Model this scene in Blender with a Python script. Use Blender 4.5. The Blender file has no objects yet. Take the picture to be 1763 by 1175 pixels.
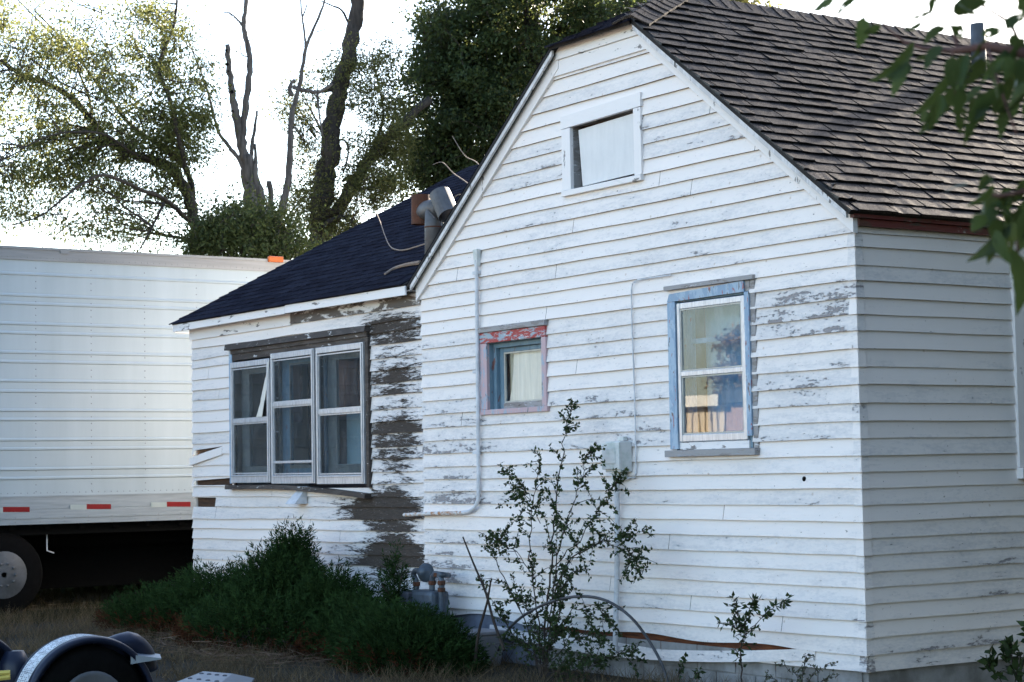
import bpy, bmesh, math, random
import numpy as np
from mathutils import Vector, Matrix

random.seed(7); rng = np.random.default_rng(11)
SC = bpy.context.scene
COL = SC.collection
PI = math.pi

# ------------------------------------------------------------------ camera
FPX, PW, PH = 3378.6, 1763.0, 1175.0
YAW, PITCH, ROLL = 0.974305, 0.0662553, -0.0175463
CAM = np.array([8.8926, -8.6432, 1.4929])
_cy, _sy, _cp, _sp = math.cos(YAW), math.sin(YAW), math.cos(PITCH), math.sin(PITCH)
_f = np.array([-_sy*_cp, _cy*_cp, _sp]); _r = np.array([_cy, _sy, 0.0]); _u = np.cross(_r, _f)
_c, _s = math.cos(ROLL), math.sin(ROLL)
RIGHT = _c*_r + _s*_u; UP = -_s*_r + _c*_u; FWD = _f
cd = bpy.data.cameras.new('camera'); cam = bpy.data.objects.new('camera', cd); COL.objects.link(cam)
cd.sensor_width = 36.0; cd.lens = FPX/PW*36.0; cd.clip_end = 2000.0; cd.clip_start = 0.05
cam.matrix_world = Matrix(((RIGHT[0], UP[0], -FWD[0], CAM[0]), (RIGHT[1], UP[1], -FWD[1], CAM[1]), (RIGHT[2], UP[2], -FWD[2], CAM[2]), (0, 0, 0, 1)))
cd.dof.use_dof = True; cd.dof.focus_distance = 14.0; cd.dof.aperture_fstop = 8.0
SC.camera = cam

# ------------------------------------------------------------------ light
SUN_AZ, SUN_EL = math.radians(-23.0), math.radians(22.5)      # clockwise from +y
w = bpy.data.worlds.new('World'); SC.world = w; w.use_nodes = True
nt = w.node_tree; bg = nt.nodes['Background']
sky = nt.nodes.new('ShaderNodeTexSky'); sky.sky_type = 'NISHITA'; sky.sun_disc = False
sky.sun_elevation = SUN_EL; sky.sun_rotation = SUN_AZ
sky.air_density = 1.0; sky.dust_density = 1.0; sky.ozone_density = 1.0
nt.links.new(sky.outputs[0], bg.inputs[0]); bg.inputs[1].default_value = 0.055
sl = bpy.data.lights.new('sun', 'SUN'); sl.energy = 5.0; sl.angle = math.radians(0.5); sl.color = (1.0, 0.90, 0.76)
so = bpy.data.objects.new('sun', sl); COL.objects.link(so)
sdir = Vector((math.cos(SUN_EL)*math.sin(SUN_AZ), math.cos(SUN_EL)*math.cos(SUN_AZ), math.sin(SUN_EL)))
so.rotation_euler = sdir.to_track_quat('Z', 'Y').to_euler(); so.location = (-20, 40, 30)
SC.view_settings.view_transform = 'Standard'; SC.view_settings.look = 'None'
SC.view_settings.exposure = 3.4; SC.view_settings.gamma = 1.0; SC.view_settings.use_curve_mapping = False
SC.render.engine = 'CYCLES'
try:
    SC.cycles.max_bounces = 8; SC.cycles.transparent_max_bounces = 12; SC.cycles.caustics_reflective = False; SC.cycles.caustics_refractive = False
except Exception: pass

# ------------------------------------------------------------------ pixel -> place on a real surface
def ray(px, py): return FWD + (px-PW/2)/FPX*RIGHT - (py-PH/2)/FPX*UP
def hit(px, py, ax, val):
    d = ray(px, py); return CAM + (val-CAM[ax])/d[ax]*d
def aty(px, py, y=0.0): return hit(px, py, 1, y)
def atx(px, py, x): return hit(px, py, 0, x)
def atz(px, py, z=0.0): return hit(px, py, 2, z)
def atd(px, py, dist):                    # at a horizontal distance from the viewer
    d = ray(px, py); return CAM + d*(dist/math.hypot(d[0], d[1]))

# ------------------------------------------------------------------ mesh helpers
class MB:
    def __init__(s): s.v = []; s.f = []; s.m = []; s.a = {}
    def vert(s, p): s.v.append((float(p[0]), float(p[1]), float(p[2]))); return len(s.v)-1
    def face(s, idx, m=0): s.f.append(tuple(idx)); s.m.append(m)
    def quad(s, a, b, c, d, m=0): s.face([s.vert(a), s.vert(b), s.vert(c), s.vert(d)], m)
    def box(s, x0, x1, y0, y1, z0, z1, m=0):
        p = [(x0,y0,z0),(x1,y0,z0),(x1,y1,z0),(x0,y1,z0),(x0,y0,z1),(x1,y0,z1),(x1,y1,z1),(x0,y1,z1)]
        i = [s.vert(q) for q in p]
        for f in ((3,2,1,0),(4,5,6,7),(0,1,5,4),(1,2,6,5),(2,3,7,6),(3,0,4,7)): s.face([i[k] for k in f], m)
    def hexa(s, p, m=0):                   # eight corners: bottom ring then top ring
        i = [s.vert(q) for q in p]
        for f in ((3,2,1,0),(4,5,6,7),(0,1,5,4),(1,2,6,5),(2,3,7,6),(3,0,4,7)): s.face([i[k] for k in f], m)
    def slab(s, poly, off, m=0):           # polygon extruded by a vector
        off = np.array(off, float); n = len(poly)
        a = [s.vert(np.array(q, float)) for q in poly]; b = [s.vert(np.array(q, float)+off) for q in poly]
        s.face(a[::-1], m); s.face(b, m)
        for k in range(n): s.face([a[k], a[(k+1) % n], b[(k+1) % n], b[k]], m)
    def tube(s, pts, rad, n=8, m=0, cap=True):
        pts = [np.array(q, float) for q in pts]; k = len(pts)
        if not hasattr(rad, '__len__'): rad = [rad]*k
        prev = None; rings = []
        for i in range(k):
            t = pts[min(i+1, k-1)]-pts[max(i-1, 0)]; t = t/(np.linalg.norm(t)+1e-9)
            if prev is None:
                h = np.array([0, 0, 1.0]) if abs(t[2]) < .9 else np.array([1.0, 0, 0]); a = np.cross(t, h)
            else: a = prev - t*(prev@t)
            a = a/(np.linalg.norm(a)+1e-9); prev = a; b = np.cross(t, a)
            rings.append([s.vert(pts[i]+rad[i]*(math.cos(2*PI*j/n)*a+math.sin(2*PI*j/n)*b)) for j in range(n)])
        for i in range(k-1):
            for j in range(n): s.face([rings[i][j], rings[i][(j+1) % n], rings[i+1][(j+1) % n], rings[i+1][j]], m)
        if cap: s.face(rings[0][::-1], m); s.face(rings[-1], m)
    def lathe(s, c, axis, prof, n=24, m=0):   # prof: (distance along the axis, radius)
        axis = np.array(axis, float); axis /= np.linalg.norm(axis)
        s.tube2([np.array(c, float)+axis*d for d, _ in prof], [r for _, r in prof], axis, n, m)
    def tube2(s, pts, rad, t, n, m):
        h = np.array([0, 0, 1.0]) if abs(t[2]) < .9 else np.array([1.0, 0, 0])
        a = np.cross(t, h); a /= np.linalg.norm(a); b = np.cross(t, a)
        rings = [[s.vert(q+r*(math.cos(2*PI*j/n)*a+math.sin(2*PI*j/n)*b)) for j in range(n)] for q, r in zip(pts, rad)]
        for i in range(len(pts)-1):
            for j in range(n): s.face([rings[i][j], rings[i][(j+1) % n], rings[i+1][(j+1) % n], rings[i+1][j]], m)
        s.face(rings[0][::-1], m); s.face(rings[-1], m)
    def attr(s, **k):                      # attribute values of the vertices added since the last call
        for n_, val in k.items():
            L = s.a.setdefault(n_, []); L.extend([0.0]*(len(s.v)-len(L)-0)) if False else None
            while len(L) < len(s.v): L.append(val)
    def build(s, name, mats, parent=None, smooth=False, bevel=0.0):
        me = bpy.data.meshes.new(name); me.from_pydata(s.v, [], s.f)
        if not isinstance(mats, (list, tuple)): mats = [mats]
        for q in mats: me.materials.append(q)
        me.polygons.foreach_set('material_index', s.m)
        if smooth: me.polygons.foreach_set('use_smooth', [True]*len(s.f))
        for n_, L in s.a.items():
            while len(L) < len(s.v): L.append(0.0)
            at = me.attributes.new(n_, 'FLOAT', 'POINT'); at.data.foreach_set('value', L)
        me.update()
        o = bpy.data.objects.new(name, me); COL.objects.link(o)
        if parent is not None: o.parent = parent
        if bevel:
            b = o.modifiers.new('bevel', 'BEVEL'); b.width = bevel; b.segments = 2; b.limit_method = 'ANGLE'
        return o

def tag(o, label=None, cat=None, group=None, kind=None):
    if label: o['label'] = label
    if cat: o['category'] = cat
    if group: o['group'] = group
    if kind: o['kind'] = kind
    return o
def thing(name, label, cat, loc=(0, 0, 0), group=None):
    o = bpy.data.objects.new(name, None); COL.objects.link(o); o.location = [float(q) for q in loc]
    o.empty_display_size = .2
    return tag(o, label, cat, group)
def under(o, parent):                       # parent a mesh whose points are world points
    o.parent = parent; o.matrix_parent_inverse = Matrix.Translation(parent.location).inverted(); return o

def quads_np(name, V, mat, parent=None, tone=None):     # V (N,4,3)
    N = len(V); me = bpy.data.meshes.new(name)
    me.vertices.add(4*N); me.vertices.foreach_set('co', V.reshape(-1).astype(np.float32))
    me.loops.add(4*N); me.loops.foreach_set('vertex_index', np.arange(4*N, dtype=np.int32))
    me.polygons.add(N); me.polygons.foreach_set('loop_start', np.arange(0, 4*N, 4, dtype=np.int32))
    try: me.polygons.foreach_set('loop_total', np.full(N, 4, dtype=np.int32))
    except Exception: pass
    me.update(calc_edges=True); me.validate()
    me.materials.append(mat)
    if tone is not None:
        at = me.attributes.new('tone', 'FLOAT', 'POINT'); at.data.foreach_set('value', np.repeat(tone, 4).astype(np.float32))
    o = bpy.data.objects.new(name, me); COL.objects.link(o)
    if parent is not None: under(o, parent)
    return o
def unit(a): return a/(np.linalg.norm(a, axis=-1, keepdims=True)+1e-9)
def leaf_quads(C, D, L, Wd, fold=.22):
    N = len(C); D = unit(D); S = unit(np.cross(D, rng.normal(size=(N, 3)))); Nn = np.cross(S, D)
    L = np.broadcast_to(L, (N,))[:, None]; Wd = np.broadcast_to(Wd, (N,))[:, None]
    mid = C - D*L*.08 + Nn*Wd*fold
    return np.stack([C-D*L*.5, mid+S*Wd*.5, C+D*L*.5, mid-S*Wd*.5], 1)
def blades(B, D, L, Wd, side=None):          # grass blade: wide at the base, pointed tip
    N = len(B); D = unit(D); S = unit(np.cross(D, rng.normal(size=(N, 3))))
    L = np.broadcast_to(L, (N,))[:, None]; Wd = np.broadcast_to(Wd, (N,))[:, None]
    tip = B+D*L+np.array([0, 0, -1.0])*L*.12
    return np.stack([B-S*Wd*.5, B+S*Wd*.5, tip+S*Wd*.08, tip-S*Wd*.08], 1)

def smooth(P, k=4):
    P = [np.array(q, float) for q in P]; out = []
    for i in range(len(P)-1):
        p0, p1, p2, p3 = P[max(i-1, 0)], P[i], P[i+1], P[min(i+2, len(P)-1)]
        for j in range(k):
            t = j/k; out.append(.5*((2*p1)+(-p0+p2)*t+(2*p0-5*p1+4*p2-p3)*t*t+(-p0+3*p1-3*p2+p3)*t**3))
    return out+[P[-1]]

# ------------------------------------------------------------------ materials
class NT:
    def __init__(s, name):
        s.mat = bpy.data.materials.new(name); s.mat.use_nodes = True; s.t = s.mat.node_tree; s.n = s.t.nodes; s.p = s.n['Principled BSDF']
        s.p.inputs['Specular IOR Level'].default_value = .3
    def L(s, a, b): s.t.links.new(a, b)
    def new(s, ty, **k):
        q = s.n.new(ty)
        for a, b in k.items(): setattr(q, a, b)
        return q
    def val(s, sock, v):
        if hasattr(v, 'is_output'): s.L(v, sock)
        else: sock.default_value = v
    def coord(s, scale=(1, 1, 1), which='Object', rot=(0, 0, 0)):
        c = s.new('ShaderNodeTexCoord'); m = s.new('ShaderNodeMapping'); m.inputs['Scale'].default_value = scale; m.inputs['Rotation'].default_value = rot
        s.L(c.outputs[which], m.inputs[0]); return m.outputs[0]
    def noise(s, scale=5, detail=4, rough=.55, vec=None, dist=0.0):
        q = s.new('ShaderNodeTexNoise'); q.inputs['Scale'].default_value = scale; q.inputs['Detail'].default_value = detail; q.inputs['Roughness'].default_value = rough; q.inputs['Distortion'].default_value = dist
        if vec is not None: s.L(vec, q.inputs['Vector'])
        return q.outputs['Fac']
    def ramp(s, fac, a=0.0, b=1.0, c0=(0, 0, 0, 1), c1=(1, 1, 1, 1)):
        q = s.new('ShaderNodeMapRange'); q.inputs[1].default_value = a; q.inputs[2].default_value = b; q.clamp = True
        s.val(q.inputs[0], fac); return q.outputs[0]
    def math(s, op, a, b=0.0, c=None):
        q = s.new('ShaderNodeMath', operation=op); s.val(q.inputs[0], a); s.val(q.inputs[1], b)
        if c is not None: s.val(q.inputs[2], c)
        return q.outputs[0]
    def mix(s, fac, a, b, mode='MIX'):
        q = s.new('ShaderNodeMix', data_type='RGBA', blend_type=mode); s.val(q.inputs[0], fac)
        s.val(q.inputs[6], a if hasattr(a, 'is_output') else (*a, 1)); s.val(q.inputs[7], b if hasattr(b, 'is_output') else (*b, 1))
        return q.outputs[2]
    def attr(s, name):
        q = s.new('ShaderNodeAttribute'); q.attribute_name = name; return q.outputs['Fac']
    def bump(s, h, strength=.3, dist=.01):
        q = s.new('ShaderNodeBump'); q.inputs['Strength'].default_value = strength; q.inputs['Distance'].default_value = dist
        s.L(h, q.inputs['Height']); s.L(q.outputs[0], s.p.inputs['Normal'])
    def done(s, col=None, rough=.6, metal=0.0):
        if col is not None: s.val(s.p.inputs['Base Color'], col if hasattr(col, 'is_output') else (*col, 1))
        s.val(s.p.inputs['Roughness'], rough); s.p.inputs['Metallic'].default_value = metal
        return s.mat

def simple(name, a, b=None, scale=8.0, rough=.6, metal=0.0, bump=.1, stretch=(1, 1, 1), contrast=(.35, .65)):
    t = NT(name); b = b or tuple(q*.7 for q in a); v = t.coord(stretch)
    n = t.noise(scale, 6, .6, v); f = t.noise(scale*9, 3, .5, v)
    c = t.mix(t.ramp(n, *contrast), a, b)
    t.bump(t.math('ADD', t.math('MULTIPLY', n, .6), t.math('MULTIPLY', f, .4)), bump, .01)
    return t.done(c, t.math('MULTIPLY_ADD', f, .2, rough-.1), metal)

def paint_siding(name, wood=(.19, .17, .16), wood2=(.09, .078, .07), white=(.85, .785, .745), st=(3.2, 3.2, 17.0), st2=(12, 12, 30), edge=.03):
    t = NT(name); v = t.coord(st); v2 = t.coord(st2); v3 = t.coord((1, 1, 1))
    n1 = t.noise(1.0, 8, .68, v, .4); n2 = t.noise(2.2, 5, .6, v2); n3 = t.noise(1.3, 3, .5, v3)
    wear = t.attr('wear'); tone = t.attr('tone')
    n = t.math('ADD', t.math('ADD', t.math('MULTIPLY', n1, .56), t.math('MULTIPLY', n2, .33)), t.math('MULTIPLY', n3, .16))
    k = t.math('ADD', t.math('ADD', t.math('ADD', n, .022), wear), t.math('MULTIPLY_ADD', tone, .15, -.075))                       # wear 0.. .6
    thin = t.ramp(k, .64, .80); bare = t.ramp(k, .80, .80+edge)
    grain = t.noise(6, 6, .7, t.coord((2, 2, 60)))
    w = t.mix(t.ramp(grain, .35, .68), wood2, wood)
    big = t.noise(.9, 4, .6, v3)
    wh = t.mix(t.ramp(big, .3, .7), white, tuple(q*.93 for q in white))
    wh = t.mix(t.math('MULTIPLY', tone, .22), wh, (.56, .555, .54))
    wh = t.mix(t.math('MULTIPLY', thin, .52), wh, (.44, .44, .46))
    # rusty nail heads and small dark chips
    vo = t.new('ShaderNodeTexVoronoi'); vo.inputs['Scale'].default_value = 5.2; t.L(v3, vo.inputs['Vector'])
    wh = t.mix(t.math('MULTIPLY', t.ramp(vo.outputs['Distance'], .06, .035), .45), wh, (.42, .30, .19))
    col = t.mix(bare, wh, w)
    ch = t.noise(1.0, 5, .7, t.coord((26, 26, 62))); 
    chip = t.ramp(t.math('ADD', ch, t.math('MULTIPLY', wear, .22)), .70, .715)
    col = t.mix(chip, col, (.13, .11, .10))
    h = t.math('SUBTRACT', t.math('MULTIPLY', grain, .25), t.math('MAXIMUM', bare, chip))
    t.bump(h, .9, .005)
    return t.done(col, t.math('MULTIPLY_ADD', bare, .3, .5))

def peeling(name, cols, wood=(.17, .15, .14), white=None, scale=1.0, vert=True, thr=.5):   # layered flaking trim paint
    t = NT(name); st = (9*scale, 9*scale, 3.0*scale) if vert else (3.0*scale, 3.0*scale, 12*scale)
    v = t.coord(st); a = t.noise(1.1, 7, .66, v, .5); b = t.noise(1.7, 6, .62, t.coord(tuple(q*1.3 for q in st), rot=(.2, .1, .3)), .4); g = t.noise(9, 4, .6, t.coord((30, 30, 6) if vert else (5, 5, 60)))
    c = t.mix(t.ramp(a, thr, thr+.04), cols[0], cols[1])
    c = t.mix(t.ramp(b, .60, .63), c, cols[2] if len(cols) > 2 else wood)
    c = t.mix(t.ramp(t.math('ADD', t.math('MULTIPLY', a, .5), t.math('MULTIPLY', b, .5)), .585, .60), c, t.mix(g, wood, tuple(q*.55 for q in wood)))
    if white: c = t.mix(t.ramp(t.noise(2.6, 6, .7, v), .62, .64), c, white)
    t.bump(t.math('ADD', a, b), .35, .006)
    return t.done(c, .6)

def leaf_mat(name, dark, light, trans=.45, rough=.5, tcol=None, spec=.15):
    t = NT(name); t.p.inputs['Specular IOR Level'].default_value = spec; tone = t.attr('tone'); n = t.noise(.8, 3, .6, t.coord((1, 1, 1)))
    c = t.mix(t.ramp(t.math('MULTIPLY_ADD', n, .5, t.math('MULTIPLY', tone, .75)), .1, .95), dark, light)
    t.done(c, rough)
    tr = t.new('ShaderNodeBsdfTranslucent'); t.L(t.mix(.55, c, tcol or light), tr.inputs['Color'])
    m = t.new('ShaderNodeMixShader'); m.inputs[0].default_value = trans
    t.L(t.p.outputs[0], m.inputs[1]); t.L(tr.outputs[0], m.inputs[2]); t.L(m.outputs[0], t.n['Material Output'].inputs[0])
    return t.mat

def glass_mat(name, ior=1.95, tint=(.84, .91, .97), dirt=.06):
    t = NT(name); fr = t.new('ShaderNodeFresnel'); fr.inputs[0].default_value = ior
    n = t.noise(2.3, 3, .5, t.coord((1.2, 1, .8))); bp = t.new('ShaderNodeBump'); bp.inputs['Strength'].default_value = .010; bp.inputs['Distance'].default_value = .02
    t.L(n, bp.inputs['Height']); t.L(bp.outputs[0], fr.inputs['Normal'])
    gl = t.new('ShaderNodeBsdfGlossy'); gl.inputs['Roughness'].default_value = .012; t.L(bp.outputs[0], gl.inputs['Normal'])
    tr = t.new('ShaderNodeBsdfTransparent'); tr.inputs[0].default_value = (*tint, 1)
    geo = t.new('ShaderNodeNewGeometry'); ff = t.math('MULTIPLY', fr.outputs[0], t.math('SUBTRACT', 1.0, geo.outputs['Backfacing']))
    m = t.new('ShaderNodeMixShader'); t.L(ff, m.inputs[0]); t.L(tr.outputs[0], m.inputs[1]); t.L(gl.outputs[0], m.inputs[2])
    df = t.new('ShaderNodeBsdfDiffuse'); df.inputs[0].default_value = (.55, .56, .57, 1)
    st = t.ramp(t.noise(2.0, 8, .7, t.coord((7, 7, 2.2))), .45, .8)
    m2 = t.new('ShaderNodeMixShader'); t.L(t.math('MULTIPLY', st, dirt*2.2), m2.inputs[0]); t.L(m.outputs[0], m2.inputs[1]); t.L(df.outputs[0], m2.inputs[2])
    t.L(m2.outputs[0], t.n['Material Output'].inputs[0]); return t.mat

def shingle_mat(name, a, b, c, spec=.15):
    t = NT(name); v = t.coord((1, 1, 1)); tone = t.attr('tone')
    g = t.noise(260, 2, .6, v); n = t.noise(7, 5, .6, v); n2 = t.noise(.8, 3, .5, v)
    col = t.mix(t.ramp(g, .36, .66), a, b)
    col = t.mix(t.math('MULTIPLY', tone, .75), col, c)
    col = t.mix(t.math('MULTIPLY', t.ramp(n, .45, .75), .3), col, tuple(q*1.35 for q in b))
    col = t.mix(t.math('MULTIPLY', t.ramp(n2, .4, .7), .25), col, c)
    t.bump(g, .55, .004); t.p.inputs['Specular IOR Level'].default_value = 0.0; t.done(col, .95)
    gl = t.new('ShaderNodeBsdfGlossy'); gl.inputs['Roughness'].default_value = .36; gl.inputs['Color'].default_value = (.95, .91, .88, 1); m = t.new('ShaderNodeMixShader'); t.L(t.math('MULTIPLY', t.ramp(g, .42, .72), spec), m.inputs[0])
    t.L(t.p.outputs[0], m.inputs[1]); t.L(gl.outputs[0], m.inputs[2]); t.L(m.outputs[0], t.n['Material Output'].inputs[0]); return t.mat

M = {}
M['siding'] = paint_siding('painted_siding', (.37, .35, .355), (.21, .19, .185))
M['siding_wing'] = paint_siding('rotting_painted_siding', (.090, .070, .056), (.014, .011, .009), st=(3.6, 3.6, 30.0), st2=(9, 9, 75), edge=.05)
M['siding_under'] = simple('tan_board_underside', (.22, .16, .10), (.09, .066, .045), 14, .8, stretch=(2, 2, 1))  # tan underside of each board, darker than its face
M['white_trim'] = peeling('flaking_white_trim', [(.77, .74, .73), (.70, .68, .67), (.74, .72, .71)], (.30, .28, .27), None, .8, thr=.62)
M['trim_h'] = peeling('flaking_white_board', [(.77, .74, .73), (.68, .665, .66), (.74, .72, .71)], (.26, .24, .23), None, .8, False, thr=.6)
M['rot_trim'] = peeling('rotted_board', [(.045, .036, .032), (.075, .062, .055), (.03, .025, .022)], (.10, .09, .08), (.55, .55, .55), .8, False)
M['frieze'] = peeling('stained_frieze', [(.66, .65, .65), (.10, .085, .075), (.5, .49, .48)], (.06, .05, .045), None, .8, False, thr=.46)
M['blue_trim'] = peeling('blue_over_red_trim', [(.26, .36, .48), (.36, .46, .56), (.36, .13, .12)], (.20, .175, .165), None, 1.6, True, .5)
M['pink_trim'] = peeling('pink_over_blue_trim', [(.50, .36, .38), (.34, .40, .48), (.50, .485, .50)], (.24, .21, .2), None, 1.7, True, .535)
M['red_head'] = peeling('red_white_head_trim', [(.36, .06, .055), (.30, .38, .44), (.46, .30, .30)], (.5, .5, .48), (.66, .66, .66), 2.2, False, .50)
M['rake_grey'] = peeling('greying_rake_paint', [(.50, .49, .49), (.62, .61, .61), (.40, .385, .38)], (.2, .19, .18), None, .9, thr=.5)
M['grey_wood'] = peeling('weathered_grey_wood', [(.30, .29, .29), (.22, .2, .19), (.33, .33, .36)], (.13, .115, .105), (.62, .62, .64), 1.2, False, .5)
M['blue_jamb'] = peeling('blue_jamb_paint', [(.13, .21, .27), (.17, .25, .31), (.11, .17, .22)], (.24, .12, .11), None, 1.2)
M['sash'] = simple('cream_sash', (.55, .53, .47), (.42, .40, .36), 12, .5)
M['alum'] = simple('storm_aluminium', (.62, .63, .66), (.45, .46, .49), 10, .42, .55, .05, (6, 6, 1))
M['red_fascia'] = peeling('red_brown_fascia', [(.13, .03, .028), (.10, .045, .035), (.08, .06, .05)], (.10, .08, .07), (.35, .33, .30), .8, False, .5)
M['concrete'] = simple('foundation_concrete', (.30, .30, .30), (.16, .155, .15), 5, .9, 0, .4)
M['blue_concrete'] = simple('blue_grey_foundation', (.20, .23, .29), (.12, .13, .16), 4, .9, 0, .4)
M['sheath'] = simple('exposed_sheathing', (.10, .055, .032), (.045, .028, .02), 7, .9, 0, .4, (1, 1, 8))
M['rust_gap'] = simple('orange_rotted_sheathing', (.17, .055, .022), (.05, .022, .014), 7, .9, 0, .4, (1, 1, 8))
M['board_panel'] = None
M['shingle'] = shingle_mat('brown_shingle', (.003, .003, .0035), (.020, .0185, .018), (.006, .006, .007))
M['shingle_shaded'] = shingle_mat('sky_shaded_shingle', (.005, .0055, .009), (.036, .039, .058), (.009, .009, .015), .012)  # blue-dark shingle copy, shade of the sunless slopes put into its colour
M['deck'] = simple('roof_deck_edge', (.03, .028, .028), (.015, .014, .014), 8, .9)
M['black'] = simple('black_rubber', (.0022, .0022, .0022), (.004, .004, .004), 20, .9); M['black'].node_tree.nodes['Principled BSDF'].inputs['Specular IOR Level'].default_value = .08
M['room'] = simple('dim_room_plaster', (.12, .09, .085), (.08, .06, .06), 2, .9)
M['glass'] = glass_mat('window_glass'); M['glass_clear'] = glass_mat('clear_window_glass', 1.5, (.97, .97, .97), .03); M['glass_dirty'] = glass_mat('dirty_window_glass', 1.6, (.78, .82, .85), .03)
M['curtain'] = simple('cream_curtain', (.74, .71, .64), (.60, .58, .53), 3, .9, 0, .3, (9, 9, .6))
M['conduit'] = simple('painted_conduit', (.66, .67, .70), (.48, .49, .51), 12, .5)
M['conduit_rust'] = simple('rusting_conduit', (.62, .61, .60), (.40, .20, .10), 22, .6, contrast=(.42, .58))
M['util'] = simple('grey_utility_box', (.46, .50, .47), (.62, .63, .62), 9, .55, contrast=(.4, .55))
M['gal'] = simple('galvanised_flue', (.13, .13, .135), (.075, .07, .07), 6, .55, .35)
M['sash_dark'] = simple('dim_inner_sash', (.22, .22, .20), (.15, .15, .14), 12, .6); M['rust'] = simple('rusty_flue', (.12, .045, .025), (.06, .03, .02), 8, .8, .2)
M['meter'] = simple('gas_meter_grey', (.085, .11, .14), (.05, .06, .075), 8, .45, .2)
M['bark'] = simple('elm_bark', (.045, .036, .028), (.018, .014, .012), 3.5, .95, 0, 1.0, (6, 6, 1.2))
M['deadbark'] = simple('dead_wood', (.13, .11, .10), (.05, .042, .038), 3, .9, 0, .7, (6, 6, .8))
M['darkbark'] = simple('dark_trunk_bark', (.055, .045, .04), (.02, .017, .016), 3.0, .95, 0, 1.0, (7, 7, 1.0))
M['twig'] = simple('thin_twig', (.045, .034, .027), (.028, .021, .018), 9, .9)
M['drytwig'] = simple('dry_twig', (.30, .23, .18), (.20, .15, .12), 9, .9)

# a weathered plywood panel
t = NT('weathered_panel'); n = t.noise(2.2, 7, .65, t.coord((10, 10, 1.4))); n2 = t.noise(3, 5, .6, t.coord((2, 2, 2)))
c = t.mix(t.ramp(n, .3, .8), (.70, .695, .69), (.61, .61, .61)); c = t.mix(t.math('MULTIPLY', t.ramp(n2, .45, .7), .5), c, (.74, .735, .73))
c = t.mix(t.ramp(t.noise(4, 7, .7, t.coord((6, 6, 4))), .70, .74), c, (.22, .215, .21)); t.bump(n, .3, .004); M['board_panel'] = t.done(c, .7)

# ------------------------------------------------------------------ ground
def ground():
    t = NT('dry_yard_soil'); v = t.coord((1, 1, 1)); n = t.noise(.7, 6, .65, v); f = t.noise(14, 5, .7, v); g = t.noise(3.0, 5, .6, v)
    c = t.mix(t.ramp(n, .35, .65), (.024, .018, .013), (.014, .014, .008)); c = t.mix(t.math('MULTIPLY', t.ramp(f, .5, .72), .55), c, (.050, .038, .026)); c = t.mix(t.math('MULTIPLY', t.ramp(g, .5, .7), .4), c, (.022, .022, .014))
    t.bump(t.math('ADD', f, g), .9, .04); m = t.done(c, .97)
    b = MB(); b.quad((-600, -600, 0), (600, -600, 0), (600, 600, 0), (-600, 600, 0)); tag(b.build('ground', m), kind='structure')
    m2 = simple('pale_gravel', (.42, .38, .33), (.30, .27, .23), 3, .95, 0, .4)
    b = MB(); b.quad((-70, -60, .004), (5, -60, .004), (5, -11.0, .004), (-70, -11.0, .004)); tag(b.build('unseen_bounce_lot', m2), kind='structure')  # unseen pale ground, laid out to bounce sun onto the front wall
    m3 = simple('dirt_track', (.20, .15, .105), (.12, .09, .065), 6, .97, 0, .8)
    b = MB(); n = 40; ys = np.linspace(-6, 8, n); L = []
    for i, y in enumerate(ys):
        x = -13.2 + .10*y; wd = .55+.12*math.sin(y*1.7)
        L.append((b.vert((x-wd, y, .006)), b.vert((x+wd+.1*math.sin(y*3), y, .006))))
    for i in range(n-1): b.face([L[i][0], L[i][1], L[i+1][1], L[i+1][0]])
    tag(b.build('dirt_path', m3), kind='structure')
ground()

# ------------------------------------------------------------------ house
house = thing('house', 'white clapboard house with peeling paint, clipped gable and low side wing', 'house', (0, 0, 0))
HL = 8.0; MSL = .757; EZ = 3.10; WING_Y = .03
SN, CN = math.sin(math.atan(MSL)), math.cos(math.atan(MSL))
def rake(u): return min(EZ + MSL*min(-u+.02, u+5.20), 4.70)

def project(P):
    d = np.array(P)-CAM; z = d@FWD; return PW/2+FPX*(d@RIGHT)/z, PH/2-FPX*(d@UP)/z

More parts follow.
